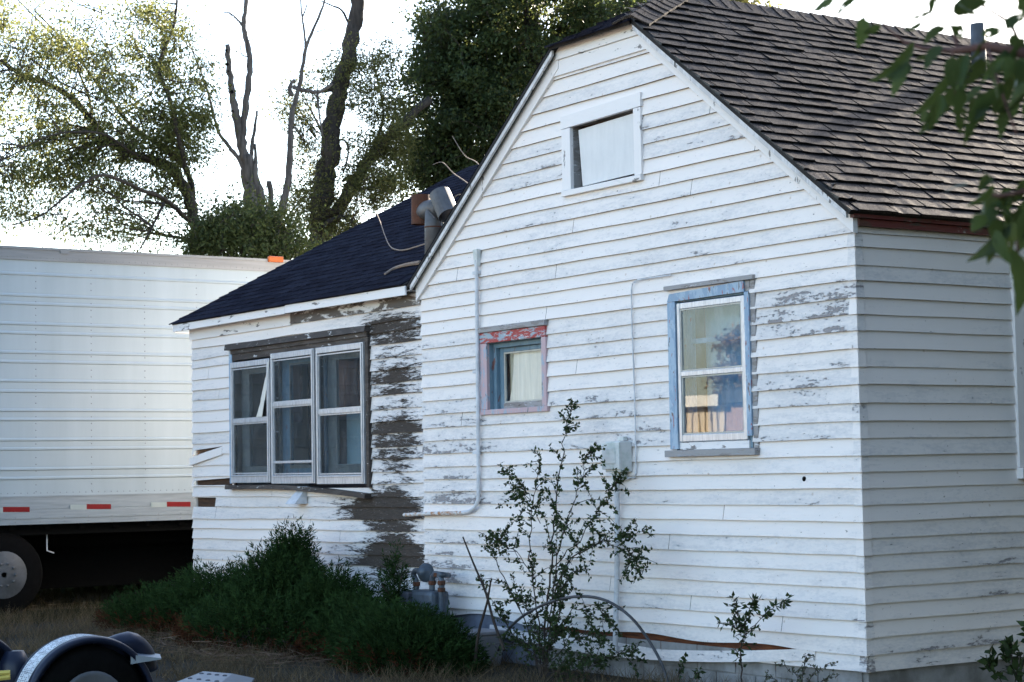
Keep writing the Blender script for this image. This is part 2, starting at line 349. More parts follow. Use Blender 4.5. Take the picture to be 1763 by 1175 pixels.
def siding(name, mats, zl, zr, ul, ur, u0, u1, place, openings, ztop, zbot, wear, parent, step=.07, joints=0, seed=1, up=.108, wv=1.0, lap=.021):
    rd = random.Random(seed); b = MB()
    zl, zr = list(zl), list(zr)
    while min(zl[0], zr[0]) < 4.9 and ztop(-2.6) > 4 or min(zl[0], zr[0]) < ztop((u0+u1)/2)+.02 and ztop(-2.6) < 4:
        e = up*rd.uniform(.96, 1.05); zl.insert(0, zl[0]+e); zr.insert(0, zr[0]+e)
        if len(zl) > 80: break
    def ze(k, u): a = (u-ul)/(ur-ul); return zl[k]*(1-a)+zr[k]*a
    for k in range(1, len(zl)):
        tone = rd.random(); ph = rd.uniform(0, 9); dz = rd.uniform(-.004, .004); ob = lap+rd.uniform(-.002, .004); fr = rd.uniform(.6, 1.6)
        cuts = {round(u0, 4), round(u1, 4)}
        for o in openings:
            for q in (o[0], o[1]):
                if u0 < q < u1: cuts.add(round(q, 4))
        js = []
        for _ in range(joints):
            if rd.random() < .55:
                uj = rd.uniform(u0+.3, u1-.3); js.append((uj, uj+.0045)); cuts.add(round(uj, 4)); cuts.add(round(uj+.0045, 4))
        for q in np.arange(u0+step, u1, step):
            if min(abs(q-c) for c in cuts) > .02: cuts.add(round(float(q), 4))
        us = sorted(cuts)
        def low(u): return ze(k, u)+dz*wv*math.sin(fr*u*2+ph)+.0022*wv*math.sin(u*6.1+ph*2)
        def high(u): return ze(k-1, u)+.004
        for i in range(len(us)-1):
            a, c = us[i], us[i+1]; mid = (a+c)/2
            if any(j0 < mid < j1 for j0, j1 in js): continue
            segs = [[(max(low(a), zbot(a)), max(low(c), zbot(c))), (min(high(a), ztop(a)), min(high(c), ztop(c)))]]
            for o in openings:
                if not (o[0] <= mid <= o[1]): continue
                f0 = o[2] if callable(o[2]) else (lambda u, q=o[2]: q); f1 = o[3] if callable(o[3]) else (lambda u, q=o[3]: q)
                z0a, z0c, z1a, z1c = f0(a), f0(c), f1(a), f1(c); new = []
                for (la, lc), (ha, hc) in segs:
                    s1 = [(la, lc), (min(ha, z0a), min(hc, z0c))]; s2 = [(max(la, z1a), max(lc, z1c)), (ha, hc)]
                    for s_ in (s1, s2):
                        if s_[1][0]-s_[0][0] > .002 or s_[1][1]-s_[0][1] > .002: new.append(s_)
                segs = new
            for (la, lc), (ha, hc) in segs:
                ha = max(ha, la); hc = max(hc, lc)
                if ha-la < .001 and hc-lc < .001: continue
                def out(u, z): 
                    f = (z-low(u))/(high(u)-low(u)+1e-6); return ob+(.003-ob)*min(max(f, 0), 1)
                P = [place(a, out(a, la), la), place(c, out(c, lc), lc), place(c, out(c, hc), hc), place(a, out(a, ha), ha)]
                for uu, zz, pp in ((a, la, P[0]), (c, lc, P[1]), (c, hc, P[2]), (a, ha, P[3])):
                    b.vert(pp); b.attr(wear=wear(uu, zz, pp)+(.045 if zz < (low(uu)+high(uu))/2 else -.03), tone=tone)
                n = len(b.v); b.face([n-4, n-3, n-2, n-1], 0)
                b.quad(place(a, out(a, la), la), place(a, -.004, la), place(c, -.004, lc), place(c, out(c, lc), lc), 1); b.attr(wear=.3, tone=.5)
    return b.build(name, mats, parent)

def blobs(base, L):
    def f(u, z, P):
        px, py = project(P); s = base
        for bx, by, sx, sy, a in L: s += a*math.exp(-((px-bx)/sx)**2-((py-by)/sy)**2)
        return min(s, .62)
    return f

# boards of the front, read at both ends of the wall
_zl = [2.952,2.846,2.748,2.644,2.527,2.420,2.311,2.201,2.089,1.975,1.863,1.755,1.647,1.538,1.436,1.337,1.234,1.135,1.024,.912,.813,.708,.588,.485,.385,.28,.175]
_zr = [2.948,2.860,2.744,2.649,2.541,2.436,2.333,2.221,2.107,1.997,1.881,1.769,1.661,1.554,1.451,1.350,1.246,1.143,1.039,.936,.832,.735,.635,.531,.428,.320,.22]
front = lambda u, o, z: (u, -o, z)
gap_lo = lambda u: .315-.085*max(0.0, math.sin(PI*min(max((u+3.3)/2.75, 0), 1)))**.8
gap_hi = lambda u: .322+.012*math.sin(u*5)
FRONT_OPEN = [(-4.20, -3.37, 1.97, 2.56), (-1.80, -.99, 1.60, 2.70), (-2.98, -2.17, 3.60, 4.10),
              (-5.3, -3.3, 0.0, lambda u: .33+.03*math.sin(u*4)), (-3.3, -.55, gap_lo, gap_hi)]
wear_front = blobs(.075, [(775, 820, 70, 110, .11), (870, 590, 70, 22, .10), (1200, 400, 60, 25, .08), (1395, 520, 100, 70, .085), (1390, 650, 95, 70, .075), (1230, 465, 100, 22, .10),
    (1100, 740, 120, 40, .08), (1330, 260, 120, 60, .04), (1040, 345, 120, 60, .05), (760, 985, 60, 40, .14), (1480, 1072, 22, 22, .2), (1300, 915, 200, 25, .05), (930, 400, 60, 16, .12), (1150, 960, 250, 60, -.03), (1395, 270, 40, 40, .12), (1100, 480, 380, 50, .03), (620, 500, 30, 30, .1)])
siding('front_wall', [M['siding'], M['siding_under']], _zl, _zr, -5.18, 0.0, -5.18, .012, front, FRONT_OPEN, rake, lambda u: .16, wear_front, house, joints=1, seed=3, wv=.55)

side = lambda u, o, z: (o, u, z)
wear_side = blobs(.05, [(1640, 900, 150, 60, .04), (1650, 1125, 160, 35, .08), (1600, 660, 120, 40, .04), (1740, 1010, 60, 60, .07), (1560, 420, 90, 18, .05)])
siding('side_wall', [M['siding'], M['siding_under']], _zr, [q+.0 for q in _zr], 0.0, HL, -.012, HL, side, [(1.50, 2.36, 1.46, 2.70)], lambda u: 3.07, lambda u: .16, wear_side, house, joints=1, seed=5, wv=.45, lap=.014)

_wl = [583,602,621,635,656.6,673.8,691.6,709.8,728.7,747.3,765.7,784,802,821.7,838,855,872.8,893,909,926.5,945,961.7,980]
_wr = [523.3,546.3,563.4,584.6,609.4,630.6,653.6,675.3,700.1,722.6,743.3,767.3,789,811.4,832.4,855.4,873.3,895,915.4,937.1,958.8,978,1000]
WL, WR = -9.78, -5.19
_wl = [aty(332, q, WING_Y)[2] for q in _wl]; _wr = [aty(728, q, WING_Y)[2] for q in _wr]
for _ in range(4): _wl.append(_wl[-1]-.105); _wr.append(_wr[-1]-.105)
wingp = lambda u, o, z: (u, WING_Y-o, z)
def wz(px, py): return aty(px, py, WING_Y)[[0, 2]]
h1 = [wz(336, 776), wz(384, 769), wz(336, 786)]; h2 = [wz(336, 836), wz(400, 823), wz(338, 828)]; h3 = [wz(333, 857), wz(373, 857), wz(345, 873)]
WING_OPEN = [(-8.80, -6.10, 1.37, 2.735),
    (h1[0][0], h1[1][0], lambda u: h1[2][1]+(u-h1[0][0])/(h1[1][0]-h1[0][0])*(h1[1][1]-h1[2][1]), lambda u: h1[0][1]+(u-h1[0][0])/(h1[1][0]-h1[0][0])*(h1[1][1]+.002-h1[0][1])),
    (h2[0][0], -8.84, lambda u: h2[0][1], lambda u: h2[2][1]+(u-h2[0][0])/(h2[1][0]-h2[0][0])*(h2[1][1]-h2[2][1])),
    (h3[0][0], h3[1][0], h3[2][1], h3[0][1])]
_wb = blobs(.07, [(692, 570, 52, 75, .165), (692, 690, 48, 90, .170), (690, 810, 48, 90, .175), (688, 920, 56, 70, .185), (652, 720, 20, 170, .10), (640, 880, 45, 40, .16), (670, 975, 70, 40, .25), (620, 545, 90, 22, .20), (480, 540, 60, 12, .10), (560, 930, 60, 30, .08), (600, 870, 60, 20, .08)])
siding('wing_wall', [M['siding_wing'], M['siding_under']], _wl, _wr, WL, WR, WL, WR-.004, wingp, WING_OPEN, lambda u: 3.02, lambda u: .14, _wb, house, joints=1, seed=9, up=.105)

# sheathing seen through the holes, foundation, the walls that face away
b = MB()
b.box(-9.74, -8.86, WING_Y+.03, WING_Y+.05, .95, 2.0); b.build('sheathing', M['sheath'], house)
b = MB(); b.box(-3.6, -.5, .012, .03, .16, .38); b.build('sheathing', M['rust_gap'], house)
b = MB()
nB = 13
for i in range(nB):
    for j in range(2):
        x0 = -3.45+i*.4-(.2 if j else 0); z0 = -.05+j*.17
        if x0+.39 > -.03: continue
        b.box(x0, x0+.392, .005+random.uniform(0, .004), .2, z0, z0+.162)
b.box(-3.6, -.06, .016, .2, -.05, .30); b.box(-.15, -.01, .02, 7.9, -.05, .24)
b.build('foundation', M['concrete'], house, bevel=.004)
b = MB(); b.box(-5.19, -3.62, .012, .2, -.05, .42); b.box(-9.7, -5.2, .06, .2, -.05, .3); b.build('foundation', M['blue_concrete'], house)
b = MB()
b.quad((-5.18, HL, 0), (0, HL, 0), (0, HL, 3.1), (-5.18, HL, 3.1)); b.face([b.vert((-5.18, HL, 3.1)), b.vert((0, HL, 3.1)), b.vert((-2.59, HL, 5.06))])
b.quad((-9.76, WING_Y+.02, 0), (-9.76, 7.2, 0), (-9.76, 7.2, 3.05), (-9.76, WING_Y+.02, 3.05)); b.face([b.vert((-9.76, .05, 3.05)), b.vert((-9.76, 7.2, 3.05)), b.vert((-9.76, 3.62, 4.9))])
b.quad((-9.76, 7.2, 0), (-5.18, 7.2, 0), (-5.18, 7.2, 3.05), (-9.76, 7.2, 3.05))
b.quad((-5.18, 7.2, 0), (-5.18, HL, 0), (-5.18, HL, 3.1), (-5.18, 7.2, 3.1))
for v_ in range(len(b.v)): pass
b.attr(wear=.08, tone=.5); b.build('back_wall', M['siding'], house)
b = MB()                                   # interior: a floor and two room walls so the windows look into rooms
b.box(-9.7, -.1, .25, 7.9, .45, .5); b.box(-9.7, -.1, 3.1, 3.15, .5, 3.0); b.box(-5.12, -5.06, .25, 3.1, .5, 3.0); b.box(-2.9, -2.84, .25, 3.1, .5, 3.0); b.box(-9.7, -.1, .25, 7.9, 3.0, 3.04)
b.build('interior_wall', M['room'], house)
# weathered corner post end left of the wing
b = MB(); b.tube([(-9.80, .10, 0), (-9.80, .10, 1.0)], [.07, .065], 8); b.build('corner_post', M['grey_wood'], house)

# corner caps where the boards of both walls meet
b = MB()
for k in range(1, len(_zr)):
    z1, z0 = _zr[k-1], _zr[k]; w_ = .052
    b.quad((.022, -.022, z0-.003), (.022, w_, z0-.003), (.008, w_, z1-.004), (.008, -.008, z1-.004)); b.quad((-w_, -.022, z0-.003), (.022, -.022, z0-.003), (.008, -.008, z1-.004), (-w_, -.008, z1-.004))
    b.quad((-w_, -.022, z0-.003), (-w_, 0, z0-.003), (.022, 0, z0-.003), (.022, -.022, z0-.003)); 
    b.attr(wear=.13 if k < 24 else .22, tone=random.random())
b.build('corner_cap', M['siding'], house)
# sprung boards at the foot of the gable and on the wing
b = MB(); n = 30
for i in range(n):
    u0, u1 = -4.2+i*3.75/n, -4.2+(i+1)*3.75/n
    zf = lambda u: .262-.085*math.sin(PI*(u+4.2)/3.75)+.014*(u+4.2)
    of = lambda u: .024+.03*math.sin(PI*(u+4.2)/3.75)
    if i == 0: R0 = None
    b.hexa([(u0, -of(u0), zf(u0)-.055), (u1, -of(u1), zf(u1)-.055), (u1, -of(u1)+.014, zf(u1)-.055), (u0, -of(u0)+.014, zf(u0)-.055),
            (u0, -of(u0)+.01, zf(u0)+.02), (u1, -of(u1)+.01, zf(u1)+.02), (u1, -of(u1)+.022, zf(u1)+.02), (u0, -of(u0)+.022, zf(u0)+.02)])
b.attr(wear=.16, tone=.6); b.build('loose_board', M['siding'], house)
a0, a1 = wz(335, 789), wz(385, 771); c0, c1 = wz(335, 802), wz(385, 783)
b = MB(); b.hexa([(c0[0], -.03, c0[1]), (c1[0], .005, c1[1]), (c1[0], .02, c1[1]), (c0[0], -.012, c0[1]), (a0[0], -.025, a0[1]), (a1[0], .008, a1[1]), (a1[0], .022, a1[1]), (a0[0], -.01, a0[1])]); b.attr(wear=.08, tone=.2); b.build('loose_board', M['siding'], house)

# ---- roofs
def shingles(name, mat, O, A, S, N, rows, exp, umin, umax, tab, parent, seed, th=.011, var=.009):
    rd = random.Random(seed); b = MB(); O, A, S, N = [np.array(q, float) for q in (O, A, S, N)]
    for r in range(rows):
        v = r*exp; u = umin(v)-rd.uniform(0, tab); U1 = umax(v)
        while u < U1:
            wd = tab*rd.uniform(.75, 1.25); a, c = max(u, umin(v)), min(u+wd-.013, U1); u += wd
            if c-a < .03: continue
            lift = th+rd.random()*var; vo = rd.uniform(-.006, .006); tone = rd.random()
            ns = 4; lo = []; hi = []; bt = []
            for j in range(ns+1):
                q = a+(c-a)*j/ns; hh = lift+rd.uniform(-.0028, .0028); vv = v+vo+rd.uniform(-.003, .003)
                lo.append(b.vert(O+A*q+S*vv+N*hh)); bt.append(b.vert(O+A*q+S*vv)); hi.append(b.vert(O+A*q+S*(v+exp*1.1)+N*.0025))
            for j in range(ns):
                b.face([lo[j], lo[j+1], hi[j+1], hi[j]]); b.face([bt[j], bt[j+1], lo[j+1], lo[j]])
            b.face([bt[0], lo[0], hi[0]]); b.face([lo[-1], bt[-1], hi[-1]])
            b.attr(tone=tone)
    return b.build(name, mat, parent)
def caps(name, mat, p0, p1, d1, d2, parent, exp=.135, wd=.15, lift=.009):
    p0, p1, d1, d2 = [np.array(q, float) for q in (p0, p1, d1, d2)]; L = np.linalg.norm(p1-p0); t = (p1-p0)/L; up = -(d1+d2); up /= np.linalg.norm(up); b = MB(); rd = random.Random(4)
    for i in range(int(L/exp)+1):
        s0 = i*exp; s1 = min(s0+exp*1.5, L+.05); l0 = lift+rd.uniform(0, .008); l1 = .004; row = []
        for s_, l in ((s0, l0), (s1, l1)):
            c_ = p0+t*s_; row.append([b.vert(c_+d1*wd+up*l*.8), b.vert(c_+d1*wd*.5+up*l*1.1), b.vert(c_+up*(l+.012)), b.vert(c_+d2*wd*.5+up*l*1.1), b.vert(c_+d2*wd+up*l*.8)])
        for j in range(4): b.face([row[0][j], row[0][j+1], row[1][j+1], row[1][j]])
        e = [b.vert(p0+t*s0+q) for q in (d1*wd-up*.01, d1*wd*.5, up*.0, d2*wd*.5, d2*wd-up*.01)]
        for j in range(4): b.face([e[j], e[j+1], row[0][j+1], row[0][j]])
        b.face([e[0], row[0][0], row[1][0]]); b.face([row[0][4], e[4], row[1][4]])
        b.attr(tone=rd.random())
    return b.build(name, mat, parent)
OV = .10                                   # overhang in front of the gable
RZ = EZ+.03+MSL*2.59                       # ridge height
AP = np.array([-2.59, .66, RZ]); CZ = 4.712; CXR, CXL = -2.09, -3.09
b = MB(); dn = np.array([-SN, 0, -CN])*.03; dnl = np.array([SN, 0, -CN])*.03
e0 = (.075, -OV, EZ+.03-MSL*.075+.0); R_ = [e0, (.075, HL+.2, e0[2]), (-2.59, HL+.2, RZ), tuple(AP), (CXR, -OV, CZ)]
b.slab(R_, dn)
Lf = [(-5.255, -OV, e0[2]), (CXL, -OV, CZ), tuple(AP), (-2.59, HL+.2, RZ), (-5.255, HL+.2, e0[2])]
b.slab(Lf, dnl); b.slab([(CXL, -OV-.03, CZ-.012), (CXR, -OV-.03, CZ-.012), tuple(AP)], (0, .012, -.028))
roof = b.build('roof', M['deck'], house)
Sv = (-CN, 0, SN); Nv = (SN, 0, CN); Ov = (.085, 0, e0[2]-.007)
vs = (0.085-CXR)/CN
def rmin(v):
    x = .085-CN*v
    return -OV-.015 if x > CXR else -OV+(x-CXR)/(-2.59-CXR)*(.66+OV)
shingles('shingles', M['shingle'], Ov, (0, 1, 0), Sv, Nv, 26, .1275, rmin, lambda v: HL+.2, .27, roof, 2)
cl = np.array(AP)-np.array([-2.59, -OV, CZ]); clu = cl/np.linalg.norm(cl); cn = np.cross((1, 0, 0), clu)
shingles('shingles', M['shingle_shaded'], np.array([-2.59, -OV-.05, CZ-.025]), (1, 0, 0), clu, cn, 6, .1275, lambda v: -.51*(1-v/(np.linalg.norm(cl)+.06)), lambda v: .51*(1-v/(np.linalg.norm(cl)+.06)), .27, roof, 6)
b = MB(); b.face([b.vert(np.array(q)+np.array([-SN, 0, CN])*.008) for q in Lf]); b.attr(tone=.5); b.build('shingles', M['shingle_shaded'], roof)
ds = np.array([CN, 0, -SN]); dl = np.array([-CN, 0, -SN])
caps('ridge_cap', M['shingle'], AP+np.array([0, -.05, .006]), (-2.59, HL+.2, RZ+.006), ds, dl, roof)
hipd = (AP-np.array([CXR, -OV, CZ])); hd = hipd/np.linalg.norm(hipd)
dfr = np.array([-.75, -.6, -.28]); dfr = dfr-hd*(dfr@hd); dfr /= np.linalg.norm(dfr); dsr = np.array([.55, .75, -.35]); dsr = dsr-hd*(dsr@hd); dsr /= np.linalg.norm(dsr)
caps('hip_cap', M['shingle'], np.array([CXR, -OV, CZ])+np.array([.01, -.02, .008]), AP+np.array([0, 0, .012]), dsr, dfr, roof, .125, .15)
# rake boards, clip board and eave fascias
def rake_board(name, mat, w0, w1, y0, y1, parent):
    for (xa, xb) in ((.03, CXR), (-5.21, CXL)):
        b = MB()
        za, zb = EZ-.004, EZ-.004+MSL*abs((xb-xa))
        n = 10
        for i in range(n):
            f0, f1 = i/n, (i+1)/n; X0, X1 = xa+(xb-xa)*f0, xa+(xb-xa)*f1; Z0, Z1 = za+(zb-za)*f0, za+(zb-za)*f1
            k = 1/CN
            b.hexa([(X0, y0, Z0-w1*k), (X1, y0, Z1-w1*k), (X1, y1, Z1-w1*k), (X0, y1, Z0-w1*k), (X0, y0, Z0-w0*k), (X1, y0, Z1-w0*k), (X1, y1, Z1-w0*k), (X0, y1, Z0-w0*k)])
        b.build(name, mat, parent)
rake_board('rake_board', M['white_trim'], .012, .125, -.040, -.002, house)
rake_board('rake_fascia', M['rake_grey'], .0, .052, -OV+.002, -OV+.022, house)
rake_board('rake_soffit', M['grey_wood'], .004, .016, -OV+.024, -.041, house)
b = MB(); b.box(CXL-.10, CXR+.10, -.034, -.002, 4.49, 4.605); b.box(CXL-.02, CXR+.02, -.050, -.002, 4.607, 4.70); b.build('clip_board', M['trim_h'], house)
b = MB(); b.box(.026, .045, .0, HL, 2.985, 3.03); b.box(.026, .062, -.06, HL, 3.033, 3.070); b.build('eave_fascia', M['red_fascia'], house)

# wing roof
WS = .515; wS, wC = math.sin(math.atan(WS)), math.cos(math.atan(WS)); WEY, WEZ = -.12, 3.085; WRY = 3.62; WRZ = WEZ+WS*(WRY-WEY); WX = -9.96
def val(z): return -2.59-(RZ-z)/MSL
ze_ = WEZ
b = MB(); dnw = np.array([0, wS, -wC])*.03
b.slab([(WX, WEY, WEZ), (-5.27, WEY, WEZ), (val(WRZ)+.03, WRY, WRZ), (WX, WRY, WRZ)], dnw)
b.slab([(WX, WRY, WRZ), (val(WRZ)+.03, WRY, WRZ), (-5.27, 2*WRY-WEY, WEZ), (WX, 2*WRY-WEY, WEZ)], np.array([0, -wS, -wC])*.03)
wroof = b.build('wing_roof', M['deck'], house)
shingles('shingles', M['shingle_shaded'], (WX-.02, WEY-.02, WEZ-.006), (1, 0, 0), (0, wC, wS), (0, -wS, wC), 33, .1275, lambda v: 0.0, lambda v: (val(WEZ+v*wS)-.01-WX if v > .06 else -5.27-WX), .3, wroof, 12, .007, .006)
b = MB(); b.box(WX+.01, -7.45, WEY+.004, WEY+.022, 3.0, 3.072); b.hexa([(-7.44, WEY+.001, 3.004), (-5.26, WEY+.001, 2.992), (-5.26, WEY+.02, 2.992), (-7.44, WEY+.02, 3.004), (-7.44, WEY+.001, 3.079), (-5.26, WEY+.001, 3.07), (-5.26, WEY+.02, 3.07), (-7.44, WEY+.02, 3.079)])
b.box(WX+.01, WX+.03, WEY+.03, WRY, 2.99, 3.0); b.build('wing_fascia', M['trim_h'], house, bevel=.002)
b = MB(); b.box(WX+.02, -5.22, WEY+.025, WING_Y-.022, 3.025, 3.035); b.build('wing_soffit', M['grey_wood'], house)
b = MB(); b.box(WL-.02, -7.56, WING_Y-.030, WING_Y-.001, 2.905, 3.02); b.build('frieze_board', M['trim_h'], house)
b = MB(); b.box(-7.555, -5.205, WING_Y-.027, WING_Y-.001, 2.915, 3.02); b.build('frieze_board', M['frieze'], house)

# ------------------------------------------------------------------ windows (parts of the house)
def bx(name, mat, parent, *boxes, bevel=.003):
    b = MB()
    for q in boxes: b.box(*q)
    return b.build(name, mat, parent, bevel=bevel)
def frame_boxes(u0, u1, z0, z1, y0, y1, l, r, t_, bt):
    return [(u0, u0+l, y0, y1, z0, z1), (u1-r, u1, y0, y1, z0, z1), (u0+l, u1-r, y0+.0015, y1, z1-t_, z1), (u0+l, u1-r, y0+.0015, y1, z0, z0+bt)]
def cloth(name, mat, parent, u0, u1, z0, z1, y, amp, waves, seed=0, taper=0.0):
    b = MB(); nu, nz = 60, 14; rd = random.Random(seed); ph = rd.uniform(0, 6); G = []
    for j in range(nz+1):
        for i in range(nu+1):
            s = i/nu; q = j/nz; uu = u0+(u1-u0)*s + taper*(1-q)**2*(1-s)
            G.append(b.vert((uu, y+amp*math.sin(s*waves*2*PI+ph+.5*math.sin(q*3))*(.5+.5*(1-q))+.2*amp*math.sin(s*waves*5.3), z0+(z1-z0)*q)))
    for j in range(nz):
        for i in range(nu): b.face([G[j*(nu+1)+i], G[j*(nu+1)+i+1], G[(j+1)*(nu+1)+i+1], G[(j+1)*(nu+1)+i]])
    return b.build(name, mat, parent, smooth=True)

# attic hatch
b = MB(); b.hexa([(-3.08, -.036, 4.07), (-2.095, -.036, 4.09), (-2.095, -.002, 4.09), (-3.08, -.002, 4.07), (-3.08, -.036, 4.165), (-2.095, -.036, 4.19), (-2.095, -.002, 4.19), (-3.08, -.002, 4.165)]); w0 = b.build('attic_window', M['trim_h'], house)
bx('side_casing', M['white_trim'], w0, (-3.075, -2.965, -.034, -.002, 3.60, 4.068)); bx('side_casing', M['white_trim'], w0, (-2.185, -2.10, -.034, -.002, 3.60, 4.085))
w0['label'] = 'white framed attic opening closed with a weathered grey board'
bx('sill', M['trim_h'], w0, (-3.075, -2.10, -.045, -.002, 3.555, 3.597))
bx('frame', M['grey_wood'], w0, (-2.985, -2.965, -.002, .09, 3.58, 4.1), (-2.185, -2.165, -.002, .09, 3.58, 4.1), (-2.965, -2.185, -.002, .09, 4.085, 4.10), (-2.965, -2.185, -.002, .09, 3.58, 3.60))
b = MB(); b.hexa([(-2.875, .012, 3.615), (-2.188, .012, 3.625), (-2.188, .03, 3.625), (-2.875, .03, 3.615), (-2.915, .012, 4.045), (-2.188, .012, 4.065), (-2.188, .03, 4.065), (-2.915, .03, 4.045)]); b.build('board', M['board_panel'], w0)
bx('backing', M['sheath'], w0, (-2.985, -2.165, .091, .10, 3.58, 4.10))

# small window
w1 = bx('small_window', M['red_head'], house, (-4.262, -3.340, -.033, -.001, 2.516, 2.60))
bx('side_casing', M['pink_trim'], w1, (-4.262, -4.160, -.030, -.001, 1.987, 2.515)); bx('side_casing', M['pink_trim'], w1, (-3.400, -3.340, -.030, -.001, 1.987, 2.515))
w1['label'] = 'small square window with pink and blue flaking trim and a pale curtain'
bx('drip_cap', M['grey_wood'], w1, (-4.275, -3.325, -.05, -.001, 2.602, 2.645))
bx('sill', M['pink_trim'], w1, (-4.275, -3.325, -.036, .06, 1.945, 1.985))
bx('jamb', M['blue_jamb'], w1, (-4.185, -4.158, -.001, .14, 1.98, 2.54), (-3.401, -3.376, -.001, .14, 1.98, 2.54), (-4.158, -3.401, -.001, .14, 2.512, 2.53), (-4.158, -4.118, .035, .14, 1.987, 2.512), (-3.441, -3.401, .035, .14, 1.987, 2.512), (-4.118, -3.441, .035, .14, 2.475, 2.512))
bx('sash', M['blue_jamb'], w1, *frame_boxes(-4.117, -3.441, 1.987, 2.474, .07, .105, .05, .045, .035, .012)); bx('sash_rail', M['grey_wood'], w1, (-4.067, -3.478, .066, .105, 1.988, 2.036))
bx('glazing_bead', M['sash'], w1, *frame_boxes(-4.067, -3.478, 2.037, 2.438, .075, .09, .014, .012, .012, .012), bevel=0)
bx('pane', M['glass_clear'], w1, (-4.055, -3.488, .083, .086, 2.046, 2.43), bevel=0)
cloth('curtain', M['curtain'], w1, -3.98, -3.46, 1.99, 2.46, .108, .010, 2.0, 1, -.10); cloth('curtain', M['curtain'], w1, -4.10, -3.45, 1.99, 2.47, .165, .010, 3.0, 2)
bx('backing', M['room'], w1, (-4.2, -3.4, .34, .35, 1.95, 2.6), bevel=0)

# tall double hung window
b = MB(); b.hexa([(-1.850, -.030, 2.655), (-1.03, -.030, 2.662), (-1.03, -.001, 2.662), (-1.85, -.001, 2.655), (-1.82, -.034, 2.71), (-1.03, -.034, 2.735), (-1.03, -.001, 2.735), (-1.82, -.001, 2.71)]); w2 = b.build('double_hung_window', M['blue_trim'], house)
bx('side_casing', M['blue_trim'], w2, (-1.850, -1.765, -.030, -.001, 1.625, 2.653)); bx('side_casing', M['blue_trim'], w2, (-1.032, -.985, -.030, -.001, 1.70, 2.66))
w2['label'] = 'tall two pane window with blue and red flaking trim and white storm frame'
bx('side_trim', M['grey_wood'], w2, (-.983, -.935, -.018, -.001, 1.60, 2.735)); 
bx('drip_cap', M['grey_wood'], w2, (-1.868, -.925, -.045, -.001, 2.737, 2.768), (-1.028, -.985, -.02, -.001, 2.665, 2.735))
bx('sill', M['grey_wood'], w2, (-1.875, -.925, -.062, .04, 1.572, 1.618))
bx('jamb', M['blue_jamb'], w2, (-1.785, -1.763, -.001, .14, 1.62, 2.67), (-1.035, -1.01, -.001, .14, 1.62, 2.67), (-1.763, -1.035, -.001, .14, 2.648, 2.67))
bx('apron', M['trim_h'], w2, (-1.763, -1.035, -.012, .03, 1.619, 1.672))
sz = aty(1230, 640, 0)[2]
bx('storm_frame', M['white_trim'] if False else M['alum'], w2, *frame_boxes(-1.755, -1.040, 1.675, 2.640, -.022, .004, .030, .036, .042, .050), bevel=.004)
bx('meeting_rail', M['alum'], w2, (-1.726, -1.075, -.020, .006, sz-.018, sz+.016))
bx('pane_edge', M['sash'], w2, *frame_boxes(-1.724, -1.077, 1.726, sz-.019, -.013, .002, .010, .010, .010, .010), *frame_boxes(-1.724, -1.077, sz+.017, 2.597, -.017, -.003, .010, .010, .010, .010), bevel=0)
bx('pane', M['glass'], w2, (-1.713, -1.088, -.009, -.006, sz+.028, 2.586), bevel=0); bx('pane', M['glass'], w2, (-1.713, -1.088, -.004, -.001, 1.737, sz-.03), bevel=0)
bx('inner_sash', M['blue_jamb'], w2, *frame_boxes(-1.763, -1.035, 1.63, 2.648, .075, .11, .05, .05, .05, .06), (-1.713, -1.085, .078, .11, sz+.21, sz+.245), bevel=0)
cloth('sky_tint_sheet', simple('sky_tint_blue', (.30, .45, .54), (.25, .39, .48), 2, .9), w2, -1.76, -1.03, 1.62, 2.62, .24, .004, 5, 3)  # sheet behind the panes, its blue standing in for reflected sky

# row of three storm windows on the wing
w3 = bx('triple_window', M['rot_trim'], house, (-8.80, -6.09, -.02, WING_Y-.001, 2.70, 2.742), (-8.80, -6.14, -.003, WING_Y+.02, 2.635, 2.701))
bx('side_casing', M['rot_trim'], w3, (-6.135, -6.085, -.012, WING_Y+.02, 1.37, 2.698))
w3['label'] = 'row of three aluminium storm windows in a rotted black frame'
b = MB(); b.hexa([(-8.87, -.055, 2.742), (-6.07, -.055, 2.742), (-6.07, .03, 2.742), (-8.87, .03, 2.742), (-8.87, -.045, 2.80), (-6.07, -.045, 2.795), (-6.07, .03, 2.795), (-8.87, .03, 2.80)])
b.build('drip_cap', M['rot_trim'], w3)
bx('side_trim', M['blue_trim'], w3, (-8.865, -8.80, -.005, WING_Y-.001, 1.42, 2.74))
xs = [aty(q, 700, 0)[0] for q in (400.5, 467.5, 470, 544.5, 548, 630)]
zb = 1.425; units = [(xs[0], xs[1], aty(430, 725, 0)[2], 2.615), (xs[2], xs[3], aty(507, 695, 0)[2], 2.655), (xs[4], xs[5], aty(588, 708, 0)[2], 2.655)]
bx('mullion', M['rot_trim'], w3, (xs[1]-.0, xs[2]+.0, -.008, .06, 1.42, 2.634)); bx('mullion', M['rot_trim'], w3, (xs[3], xs[4], -.008, .06, 1.42, 2.634))
b = MB(); n = 20
for i in range(n):
    u0, u1 = -8.87+2.78*i/n, -8.87+2.78*(i+1)/n; zf = lambda u: 1.405-.085*max(0, (u+8.0)/1.9)**1.6
    b.hexa([(u0, -.06, zf(u0)-.042), (u1, -.06, zf(u1)-.042), (u1, .06, zf(u1)-.042), (u0, .06, zf(u0)-.042), (u0, -.055, zf(u0)), (u1, -.055, zf(u1)), (u1, .06, zf(u1)), (u0, .06, zf(u0))])
b.build('sill', M['rot_trim'], w3)
